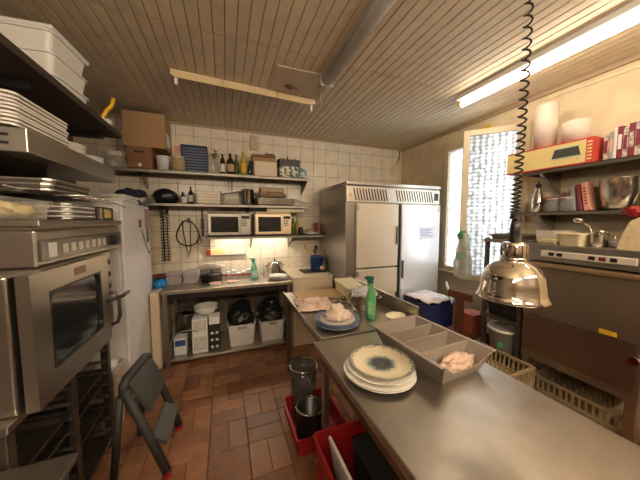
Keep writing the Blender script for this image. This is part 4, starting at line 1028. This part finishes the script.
for k in range(9):
    o = B().tub(0, 0, 0, .34, .42, .022, .004, .72, .006, .03).done('platter', CERAM, loc=(-1.02 + .004 * (k % 3), 1.73 + .005 * (k % 2), ZH + k * .0165))
    tag(o, 'white rectangular platter, ' + place_in(k, 9) + ' in the nearest stack above the oven', 'platter', 'white platters above the oven')
for (x, y, n, r, g) in ((-.965, 2.08, 6, .13, 'middle'), (-.95, 2.335, 4, .12, 'farthest')):
    for k in range(n):
        o = B().lathe(plate_prof(r, .02), seg=40).done('dinner_plate', CERAM, loc=(x + .004 * (k % 2), y, ZH + k * .011)); tag(o, f'white round plate, {place_in(k, n)}, in the {g} stack above the oven', 'plate', f'white plates in the {g} stack above the oven')
b = B(); b.grid(cloth(.26, .22, .06, 9, 10), 16, 14); tag(b.done('white_cloth', WCLOTH, loc=(-1.12, 1.70, ZH + 9 * .0165 + .01), solid=.004), 'cream cloth lying on the white platters above the oven', 'cloth')

# dark upper shelf
t = thing('dark_wall_shelf', 'dark deep shelf near the ceiling on the left', 'shelf', (-.80, 1.85, 2.345))
b = B(); b.box(-.8, 0, -1.1, .80, 0, .04, .004); b.done('board', mat('dark_shelf_board', (.05, .033, .022), .6, var=.3), t)
for y in (-.9, -.1, .72): B().box(-.8, -.1, y - .012, y + .012, -.035, 0, .002).done('bracket', BLKM, t)
ZU = 2.385
for k in range(3):
    t = thing('gastro_tub', ['lowest white tub', 'middle white tub with a yellow sticker', 'topmost lidded white tub'][k] + ' stacked on the dark shelf near the ceiling', 'tub', (-1.13 , 2.15, ZU + k * .118), R(-4), 'white tubs on the dark shelf')
    B().tub(0, 0, 0, .48, .34, .115, .005, .92, .012, .03).done('body', WHITE, t)
    if k == 1: B().box(-.06, .04, -.172, -.1685, .03, .08).done('sticker', YELLOW, t)
    if k == 2: B().box(-.255, .255, -.185, .185, .115, .14, .008).done('lid', WENAM, t)
t = thing('brush', 'yellow-handled white brush at the end of the dark shelf', 'brush', (-.86, 2.44, ZU)); b = B(); b.tube([(0, 0, .03), (.02, .02, .10), (.05, .06, .17), (.06, .07, .23)], .014, 8); b.done('handle', YELLOW, t)
B().box(-.04, .06, -.03, .03, 0, .04, .01).done('bristles', WHITE, t)
carton('carton', 'tan parcel lying at the near end of the dark shelf', (-1.10, 1.47, ZU), .40, .22, .12, mat('tan_parcel', (.50, .36, .22), .6, var=.3))

# counter bottom-left
t = thing('steel_counter', 'low steel counter at the bottom left corner before the oven stand', 'counter', (-.59, .75, 0))
b = B(); b.box(-.95, 0, -.60, .512, .675, .70, .004); b.done('countertop', mat('dull_counter_steel', (.24, .215, .18), .45, .85, var=.15, scale=6), t)
b = B(); b.box(-.93, -.03, -.58, .50, .10, .675, .004); b.done('body', DKST, t)
b = B(); b.box(-.90, -.06, -.55, .50, 0, .10); b.done('plinth', BLACK, t)

# small box + papers stack right of oven stand
t = thing('waste_paper_box', 'pale bin with crumpled papers between the oven stand and the white fridge', 'bin', (-.92, 2.395, 0))
b = B(); b.tub(0, 0, 0, .20, .20, .50, .004, .85, .006, .02); b.done('body', PANEL, t)
b = B(); b.blob((0, 0, .49), (.08, .085, .05), .5, 10, 3, None, 4); b.done('papers', PAPER, t)

# ================================================================ STEP STOOL
t = thing('step_stool', 'folded black two-step stool with red feet standing by the oven', 'step stool', (0, 0, 0))
FN, FF = (-.395, 1.77), (-.385, 2.17)
TN, TF = (-.62, 1.83, .63), (-.58, 2.20, .63)
for (f, p) in ((FN, TN), (FF, TF)):
    b = B(); b.tube([(f[0], f[1], .03), ((f[0] + p[0]) / 2, (f[1] + p[1]) / 2, .33), (p[0], p[1], p[2] - .03)], .027, 10); b.done('leg', DGREY, t)
    B().cyl((f[0], f[1], 0), .026, .035).done('foot', RED, t)
for p in ((-.70, 1.84), (-.66, 2.21)):
    tt = TN if p[1] < 2 else TF
    b = B(); b.tube([(p[0], p[1], .03), (tt[0] - .02, tt[1], .56)], .022, 8); b.done('leg', DGREY, t)
    B().cyl((p[0], p[1], 0), .02, .03).done('foot', BLACK, t)
b = B(); b.tube([(TN[0], TN[1], .58), (TN[0] + .0, TN[1] + .005, .625), (TN[0] + .003, TN[1] + .05, .645), (TF[0], TF[1] - .05, .645), (TF[0], TF[1] - .005, .625), (TF[0], TF[1], .58)], .028, 10); b.done('top_bar', DGREY, t)
def slab(a, bb, c, d, th):
    n = (Vector(bb) - Vector(a)).cross(Vector(d) - Vector(a)).normalized() * th
    return [Vector(a), Vector(bb), Vector(c), Vector(d)], [Vector(p) + n for p in (a, bb, c, d)]
A, C = slab((-.60, 1.85, .625), (-.56, 2.19, .625), (-.455, 2.15, .43), (-.475, 1.83, .43), .022)
b = B(); b.hexa(A, C); b.done('top_step', mat('stool_tread', (.055, .055, .05), .55, var=.2, scale=50), t)
A, C = slab((-.475, 1.80, .27), (-.465, 2.14, .27), (-.375, 2.13, .215), (-.385, 1.79, .215), .02)
b = B(); b.hexa(A, C); b.done('lower_step', MATS['stool_tread'], t)

# ================================================================ DISHWASHER (right)
MX, MY0, MY1 = 2.25, .66, 1.29
t = thing('hood_dishwasher', 'large steel dishwasher with painted-in brown reflections against the right wall', 'dishwasher', (MX, (MY0 + MY1) / 2, 0))
hm = (MY1 - MY0) / 2
b = B(); b.box(.0, .72, -hm, hm, 1.35, 1.475, .006); cs = b.done('control_housing', STEEL, t)
b = B(); b.box(-.012, .0, -hm + .05, hm - .10, 1.385, 1.43, .004); cp = b.done('control_strip', mat('pale_strip', (.70, .62, .52), .4), cs)
b = B()
for y in (.15, .10, -.07, -.12, -.17): b.box(-.015, -.011, y - .016, y + .016, 1.395, 1.42, .002)
b.done('switches', BLACK, cp)
b = B(); b.box(-.016, -.0145, -.130, -.112, 1.40, 1.415); b.done('red_switch', RED, cp)
b = B(); b.box(-.02, .70, -hm + .005, hm - .005, .925, 1.34, .006); b.done('hood', BRST, t)
b = B(); b.box(-.045, -.02, -hm + .01, hm - .01, 1.305, 1.335, .008).box(-.05, -.045, .0, .09, 1.315, 1.328, .001); b.done('hood_handle', BRASS, t)
b = B(); b.box(.0, .70, -hm, hm, .62, .92, .004); b.done('wash_tank', BRST, t)
b = B(); b.box(-.005, 0, -hm + .02, hm - .01, .62, .90, .002); b.done('front_panel', mat('reddish_reflection_front', (.27, .16, .11), .35, .8, var=.2), t)  # reddish brown reflection put into the panel colour
b = B(); b.box(-.025, -.02, -hm + .10, -hm + .18, .935, .965, .003); b.done('yellow_sticker', YELLOW, t)
b = B(); b.xf(Matrix.Translation((-.005, -hm + .02, .83)) @ Matrix.Rotation(R(-90), 4, 'Y')).cyl((0, 0, 0), .022, .03, seg=18); b.xf().done('knob', CHROME, t)
b = B(); b.box(0, .70, -hm, hm, .56, .62, .004); b.done('lower_rail', BRST, t)
legs(t, [(.03, -hm + .03), (.03, hm - .03), (.67, -hm + .03), (.67, hm - .03)], 0, .56, .025, BRST)
b = B(); b.box(.02, .68, -hm + .02, hm - .02, .27, .30, .003); b.done('undershelf', BRST, t)
def dishrack(lab, loc, w, d, h, rot=0, m_=None, group='dishwasher racks'):
    t = thing('dish_rack', lab, 'dish rack', loc, rot, group)
    b = B(); b.box(-w / 2, w / 2, -d / 2, d / 2, 0, .01)
    nx, ny = int(w / .035), int(d / .035)
    for z in (.01, h - .02):
        b.box(-w / 2, w / 2, -d / 2, -d / 2 + .012, z, z + .02).box(-w / 2, w / 2, d / 2 - .012, d / 2, z, z + .02).box(-w / 2, -w / 2 + .012, -d / 2, d / 2, z, z + .02).box(w / 2 - .012, w / 2, -d / 2, d / 2, z, z + .02)
    for i in range(nx + 1):
        x = -w / 2 + .006 + i * (w - .012) / nx
        for y in (-d / 2 + .006, d / 2 - .006): b.box(x - .006, x + .006, y - .004, y + .004, .01, h - .02)
    for i in range(ny + 1):
        y = -d / 2 + .006 + i * (d - .012) / ny
        for x in (-w / 2 + .006, w / 2 - .006): b.box(x - .004, x + .004, y - .006, y + .006, .01, h - .02)
    for i in range(1, 7):
        for j in range(1, 7): b.box(-w / 2 + i * w / 7 - .003, -w / 2 + i * w / 7 + .003, -d / 2 + j * d / 7 - .003, -d / 2 + j * d / 7 + .003, .01, h * .75)
    b.done('basket', m_ or mat('tan_rack_plastic', (.38, .28, .16), .55, var=.15), t)
    return t
dishrack('tan plastic rack on the shelf low in the dishwasher frame', (2.56, .975, .30), .5, .52, .12)

# things on dishwasher
ZM = 1.475
t = thing('clear_food_tub', 'clear tub with a yellow layer on the left of the dishwasher top', 'tub', (2.52, 1.335, ZM + 0)) if False else None
t = thing('food_container', 'clear container with yellow contents on the left end of the dishwasher', 'container', (2.42, 1.20, ZM), R(-5))
B().tub(0, 0, 0, .22, .15, .10, .003, .92, .006, .02).done('body', TUBC, t); B().box(-.09, .09, -.06, .06, .006, .03, .005).done('contents', PASTA, t)
t = thing('food_container', 'opaque cream container beside the clear one on the dishwasher', 'container', (2.42, 1.05, ZM), R(-5)); B().tub(0, 0, 0, .24, .14, .085, .004, .92, .008, .02).done('body', mat('cream_box', (.80, .66, .44), .45), t)
t = thing('steel_mug', 'small steel jug holding a ladle on the dishwasher', 'jug', (2.37, .93, ZM)); B().lathe([(0, 0), (.045, 0), (.042, .10), (.045, .11), (.04, .11), (.04, .006), (0, .006)], seg=26).done('body', POTST, t)
b = B(); b.tube([(0, -.042, .09), (0, -.075, .085), (0, -.075, .035), (0, -.043, .025)], .005, 8); b.done('handle', POTST, t)
b = B(); b.tube([(0, 0, .01), (-.01, .05, .14), (-.01, .10, .17)], .005, 6); b.blob((-.01, .11, .18), (.025, .03, .018), .05, 3, 2); tag(b.done('ladle', POTST, loc=(2.37, .93, ZM)), 'small ladle leaning out of the steel jug', 'ladle')
b = B(); b.blob((0, 0, .02), (.08, .05, .03), .5, 9, 3, -.02, 8); tag(b.done('crumpled_film', PLAST, loc=(2.42, .845, ZM)), 'crumpled clear film beside the sponge wedge', 'plastic film')
b = B()
pf = [(-.075, 0), (.075, 0), (.078, .06), (.045, .16), (.01, .20), (-.03, .17), (-.06, .08)]
b.xf(Matrix(((0, 0, 1, 0), (-1, 0, 0, 0), (0, 1, 0, 0), (0, 0, 0, 1)))); b.prism(pf, -.07, .07); b.xf()
tag(b.done('sponge_wedge', CHEESE, loc=(2.37, .745, ZM)), 'large pale rounded wedge on the right of the dishwasher', 'sponge')
b = B(); b.blob((0, 0, .0), (.035, .05, .035), .5, 8, 3, None, 5); b.blob((0, -.05, .02), (.02, .03, .02), .3, 8, 2, None, 5); tag(b.done('rubber_glove', RED, loc=(2.40, .79, ZM + .232)), 'crumpled red rubber glove on the top of the pale wedge', 'glove')

# ================================================================ WALL SHELVES RIGHT
def rshelf(lab, y0, y1, z, x0, th=.03):
    t = thing('wall_shelf', lab, 'shelf', (X1, (y0 + y1) / 2, z - th)); h_ = (y1 - y0) / 2
    b = B(); b.box(x0 - X1, 0, -h_, h_, th - .006, th).box(x0 - X1, x0 - X1 + .006, -h_, h_, 0, th).box(-.02, 0, -h_, h_, th, th + .025).box(x0 - X1, 0, h_ - .006, h_, 0, th); b.done('board', STEEL, t)
    for y in (-h_ + .15, h_ - .12):
        a = [(-.004, y - .012, th - .20), (-.004, y - .012, th - .007), (x0 - X1 + .05, y - .012, th - .007), (x0 - X1 + .05, y - .012, th - .03)]
        b = B(); b.hexa(a, [(p[0], y + .012, p[2]) for p in a]); b.done('bracket', STEEL, t)
    return t
ZR1, ZR2 = 2.105, 1.735
rshelf('upper steel shelf on the right wall with boxes and books', .1, 1.60, ZR1, 2.66)
rshelf('lower steel shelf on the right wall with bowl and jars', .1, 1.62, ZR2, 2.68)
t = thing('grill_box', 'red and yellow printed appliance box on the upper right shelf', 'box', (2.75, 1.41, ZR1), R(-90 + 2))
# local x runs along the shelf (towards camera = -Y world), front face towards the room
b = B(); b.m(0).box(-.33, .29, -.10, .10, .010, .187).m(1).box(-.332, .292, -.102, .102, 0, .010).box(-.332, .292, -.102, .102, .185, .195); b.done('body', [BOXY, BOXR], t)
b = B(); b.box(.29, .2925, -.1, .1, .0, .19).box(.25, .29, -.1025, -.1, .0, .195); e_ = b.done('red_end_panel', BOXR, t)
b = B()
for k in range(6): b.box(.257, .284, -.1035, -.1025, .025 + k * .026, .036 + k * .026)
b.done('text_lines', BOXY, e_)
b = B(); b.hexa([(.03, -.1015, .07), (.22, -.1015, .07), (.22, -.1, .07), (.03, -.1, .07)], [(.05, -.1015, .15), (.20, -.1015, .15), (.20, -.1, .15), (.05, -.1, .15)])
pi_ = b.done('grill_picture', mat('printed_dark_grill', (.05, .06, .05), .5), t)
b = B(); b.box(.03, .23, -.1028, -.1015, .065, .074).box(.045, .215, -.1028, -.1015, .145, .153).box(.05, .056, -.1028, -.1015, .03, .05).box(.20, .206, -.1028, -.1015, .03, .05)
b.done('grill_bars', mat('printed_green_grey', (.45, .50, .38), .6), pi_)
def proll(lab, loc, r, h, m_):
    t = thing('paper_roll', lab, 'paper roll', loc, 0)
    b = B(); b.lathe([(.022, 0), (r, 0), (r, h), (.022, h), (.022, 0)], seg=36); b.done('paper', m_, t)
    b = B(); b.lathe([(.017, .001), (.021, .001), (.021, h - .001), (.017, h - .001), (.017, .001)], seg=20); b.done('core', CARD, t)
RPAP = mat('roll_paper', (.62, .55, .47), .9)
proll('tall white paper roll standing on the printed appliance box', (2.78, 1.50, ZR1 + .195), .080, .40, RPAP)
proll('low wide paper roll standing on the printed appliance box', (2.77, 1.28, ZR1 + .195), .088, .175, RPAP)
b = B(); b.blob((0, 0, .03), (.06, .05, .04), .3, 8, 3, -.03, 2); tag(b.done('blue_cloth', mat('slate_cloth', (.20, .22, .32), .8), loc=(2.90, 1.50, ZR1 + .16 + .14)), 'small slate blue cloth behind the paper rolls', 'cloth') if False else None
y = 1.085
cols = [BWHITE, GREYP, PAPER, MAROON, BWHITE, MAROON, BWHITE, PAPER, BWHITE, PAPER, BWHITE, MAROON]
labs = ['pale book nearest the printed box', 'slim grey book second from the printed box', 'thin white book left of a maroon one', 'first maroon book from the left, on the upper right shelf', 'cream book between two maroon books', 'second maroon book on the upper right shelf', 'thick printed pale book right of the second maroon book', 'white book in the right half of the row', 'pale book further right in the row', 'thin white book at the right of the row', 'pale book near the end of the row', 'last maroon book of the row']
for k in range(12):
    w_ = [.028, .022, .018, .028, .026, .03, .045, .03, .03, .02, .03, .03][k]; h_ = [.20, .21, .235, .235, .22, .24, .25, .24, .25, .24, .23, .25][k]
    t = thing('book', labs[k], 'book', (2.80, y - w_ / 2, ZR1), R(0), 'books on the upper right shelf')
    B().box(-.08, .08, -w_ / 2 + .0005, w_ / 2 - .0005, 0, h_, .002, 1).done('cover', cols[k], t)
    B().box(-.082, -.08, -w_ / 2 + .005, w_ / 2 - .005, h_ * .3, h_ * .75).done('spine_label', [MAROON, SALMON, PAPER, PAPER, MAROON, BWHITE, MAROON, NAVY, MAROON, PAPER, NAVY, PAPER][k], t)
    y -= w_ + .001
# lower shelf
t = thing('cocktail_shaker', 'steel pump bottle at the left end of the lower right shelf', 'bottle', (2.78, 1.53, ZR2)); B().lathe([(0, 0), (.045, 0), (.045, .10), (.035, .17), (.02, .21), (.02, .235), (0, .235)], seg=28).done('body', POTST, t)
b = B(); b.lathe([(0, .235), (.023, .235), (.02, .26), (.006, .265), (.006, .285), (0, .286)], seg=18); b.done('cap', BLKM, t)
t = thing('storage_tub', 'red-lidded clear tub behind the shaker on the lower right shelf', 'tub', (2.90, 1.44, ZR2)); B().tub(0, 0, 0, .14, .18, .11, .003, .95, .004, .02).done('body', TUBC, t); B().box(-.075, .075, -.095, .095, .11, .135, .004).done('lid', REDD, t)
for k, (yy, lab) in enumerate(((1.40, 'left glass jar on the lower right shelf'), (1.30, 'middle glass jar on the lower right shelf'))):
    t = thing('glass_jar', lab, 'jar', (2.76, yy, ZR2), 0, 'glass jars on the lower right shelf'); B().lathe([(0, 0), (.042, 0), (.044, .09), (.040, .10), (.036, .1), (.038, .006), (0, .006)], seg=26).done('body', GLASS, t); B().lathe([(0, .1), (.043, .1), (.043, .12), (0, .122)], seg=24).done('lid', GREYP, t)
for k in range(2):
    t = thing('clear_box', ['lower clear box behind the glass jars', 'upper clear box behind the glass jars'][k], 'box', (2.89, 1.27, ZR2 + k * .105), 0); B().tub(0, 0, 0, .16, .14, .10, .003, .95, .004, .02).done('body', TUBC, t)
bk = [('salmon recipe book leaning beside the steel bowl', SALMON, 1.165, 9, .035, .23), ('dark red book leaning behind the salmon one', MAROON, 1.205, 9, .025, .22), ('clear-grey folder left of the leaning books', GREYP, 1.25, 6, .025, .20)]
for lab, m_, yy, tl, w_, h_ in bk:
    t = thing('book', lab, 'book', (2.78, yy, ZR2 + w_ / 2 * math.sin(R(tl))), 0, 'books leaning on the lower right shelf'); t.rotation_euler = (R(-tl), 0, 0)
    B().box(-.025, .08, -w_ / 2, w_ / 2, 0, h_, .002, 1).done('cover', m_, t)
    if m_ is SALMON:
        b = B()
        for k in range(6): b.box(-.0265, -.025, -.008, .008, .05 + k * .025, .063 + k * .025)
        b.done('spine_letters', MAROON, t)
t = thing('mixing_bowl', 'large deep steel bowl on the lower right shelf', 'bowl', (2.84, 1.02, ZR2)); B().lathe([(0, 0), (.06, 0), (.085, .03), (.105, .12), (.112, .235), (.117, .238), (.109, .24), (.101, .12), (.08, .034), (0, .006)], seg=44).done('body', POTST, t)
t = thing('white_bucket', 'white tub at the right edge of the lower right shelf', 'bucket', (2.82, .78, ZR2)); B().lathe([(0, 0), (.07, 0), (.08, .12), (.088, .125), (.088, .135), (0, .14)], seg=30).done('body', CERAM, t)
t = thing('blue_jar', 'blue lidded jar standing on the white tub', 'jar', (2.82, .78, ZR2 + .14)); B().lathe([(0, 0), (.05, 0), (.05, .08), (.03, .1), (0, .1)], seg=24).done('body', mat('blue_jar', (.10, .20, .40), .3), t)

# ================================================================ RACK + FLOOR THINGS BY THE WINDOW
t = thing('steel_rack', 'dark open rack with shelves between dishwasher and window', 'rack', (2.25, 1.47, 0))
legs(t, [(.015, .155), (.015, -.145), (.55, .155), (.55, -.145)], 0, 1.50, .016, DKST)
for z, m_ in ((1.49, STEEL), (1.07, DKST), (.80, DKST)):
    b = B(); b.box(-.015, .58, -.165, .175, z - .03, z, .004); b.done('shelf_board', m_, t)
tag(B().tub(0, 0, 0, .34, .26, .045, .003, .92, .012, .02).done('steel_tray', STEEL, loc=(2.46, 1.50, 1.49)), 'shallow steel tray on top of the dark rack', 'tray')
b = B(); b.box(-.16, .16, -.11, .11, 0, .09, .02); b.tube([(-.16, -.05, .05), (-.19, 0, .08), (-.16, .05, .05)], .008, 6)
tag(b.done('black_appliance', BLACK, loc=(2.46, 1.48, 1.07)), 'low black appliance on the middle shelf of the dark rack', 'appliance')
t = crate('crate', 'dark blue-black basket on the lower shelf of the dark rack', (2.50, 1.475, .80), .46, .28, .13, BLKM)
t = thing('white_pail', 'white plastic pail on the rack bottom beside the dishwasher', 'pail', (2.345, 1.49, .47)); B().lathe([(0, 0), (.095, 0), (.12, .20), (.128, .20), (.128, .225), (.115, .225), (.09, .006), (0, .006)], seg=34).done('body', WHITE, t)
b = B(); b.xf(Matrix.Rotation(R(200), 4, 'Z')).box(.105, .112, -.02, .02, .06, .11, .002); b.xf().done('round_logo', GREEN, t)
t = thing('storage_box', 'low dark box on the floor carrying the white pail', 'box', (2.43, 1.48, 0)); B().box(-.13, .12, -.12, .12, 0, .47, .006).done('body', DKST, t)
# tan racks stacked in front
for k in range(4):
    dishrack(['bottom', 'second lowest', 'second highest', 'top'][k] + ' tan dish rack of the stack between worktop and dark rack', (1.97, 1.35, k * .142), .34, .46, .137, R(2 * (k % 2)), group='tan dish racks stacked on the floor')
# blue box with paper, chair, red box
t = thing('storage_box', 'navy blue plastic box with papers in it by the window', 'box', (2.35, 2.42, 0), R(0)); B().tub(0, 0, 0, .40, .44, .68, .006, .92, .01, .02).done('body', NAVY, t)
b = B(); b.grid(lambda u, v: ((u - .5) * .38, (v - .5) * .44, .70 + .03 * noise.noise(Vector((u * 4, v * 4, 0))) + .02 * u), 12, 12); b.done('papers', mat('pinkish_paper', (.82, .74, .72), .8, var=.15, scale=14), t, solid=.01)
t = thing('wooden_chair', 'reddish brown wooden chair half hidden behind the grey tray', 'chair', (2.46, 1.93, 0), R(95))
for (x, y) in ((-.13, -.14), (.13, -.14), (-.13, .15), (.13, .15)): B().box(x - .016, x + .016, y - .016, y + .016, 0, .45, .004).done('leg', DWOOD, t)
B().box(-.15, .15, -.17, .18, .45, .475, .008).done('seat', DWOOD, t)
b = B(); b.box(-.05, .05, .155, .178, .475, .84, .010); b.done('back_post', DWOOD, t)
b = B(); b.box(-.135, .135, .15, .185, .83, .91, .012); b.done('back_rail', DWOOD, t)
b = B(); b.box(-.09, .10, -.09, .09, 0, .20, .004); tag(b.done('red_box', mat('faded_red_card', (.50, .12, .07), .7), loc=(2.45, 1.90, .475)), 'faded red carton on the wooden chair', 'box')
b = B(); b.box(-.10, .10, -.002, .002, 0, .24, .001); o = b.done('white_card', PAPER, loc=(2.47, 2.16, .70), rot=R(20)); o.rotation_euler = (R(-18), 0, R(40)); tag(o, 'white sheet propped up on the papers of the navy box', 'paper') if True else None
# plastic bag hanging at the window
t = thing('shopping_bag', 'white and green plastic bag hanging below the window handle', 'bag', (2.50, 2.07, 1.02))
b = B()
def bagf(u, v):
    a = 2 * math.pi * u; w_ = .095 * (1 - .6 * v ** 3) + .035 * noise.noise(Vector((math.cos(a) * 2.5, math.sin(a) * 2.5, v * 5)))
    return (.055 * math.cos(a) * (1 - .5 * v), w_ * math.sin(a) * (1 + .1 * math.sin(5 * v)), .5 * v)
b.grid(bagf, 28, 18); b.done('body', mat('white_film_bag', (.80, .77, .68), .35, alpha=.7, col2=(.55, .60, .48), scale=14, bump=.6, bscale=12), t)
b = B(); b.blob((0, .02, .46), (.035, .055, .06), .6, 9, 3); b.done('green_top', GREEN, t)
b = B(); b.box(-.058, -.055, -.05, .05, .20, .28, .001); b.done('green_print', mat('pale_green_print', (.35, .60, .38), .5), t)
b = B(); b.tube([(0, -.03, .50), (.03, -.01, .56), (.05, 0, .60), (.03, .01, .56), (0, .03, .50)], .006, 6); b.done('handle_loop', WHITE, t)
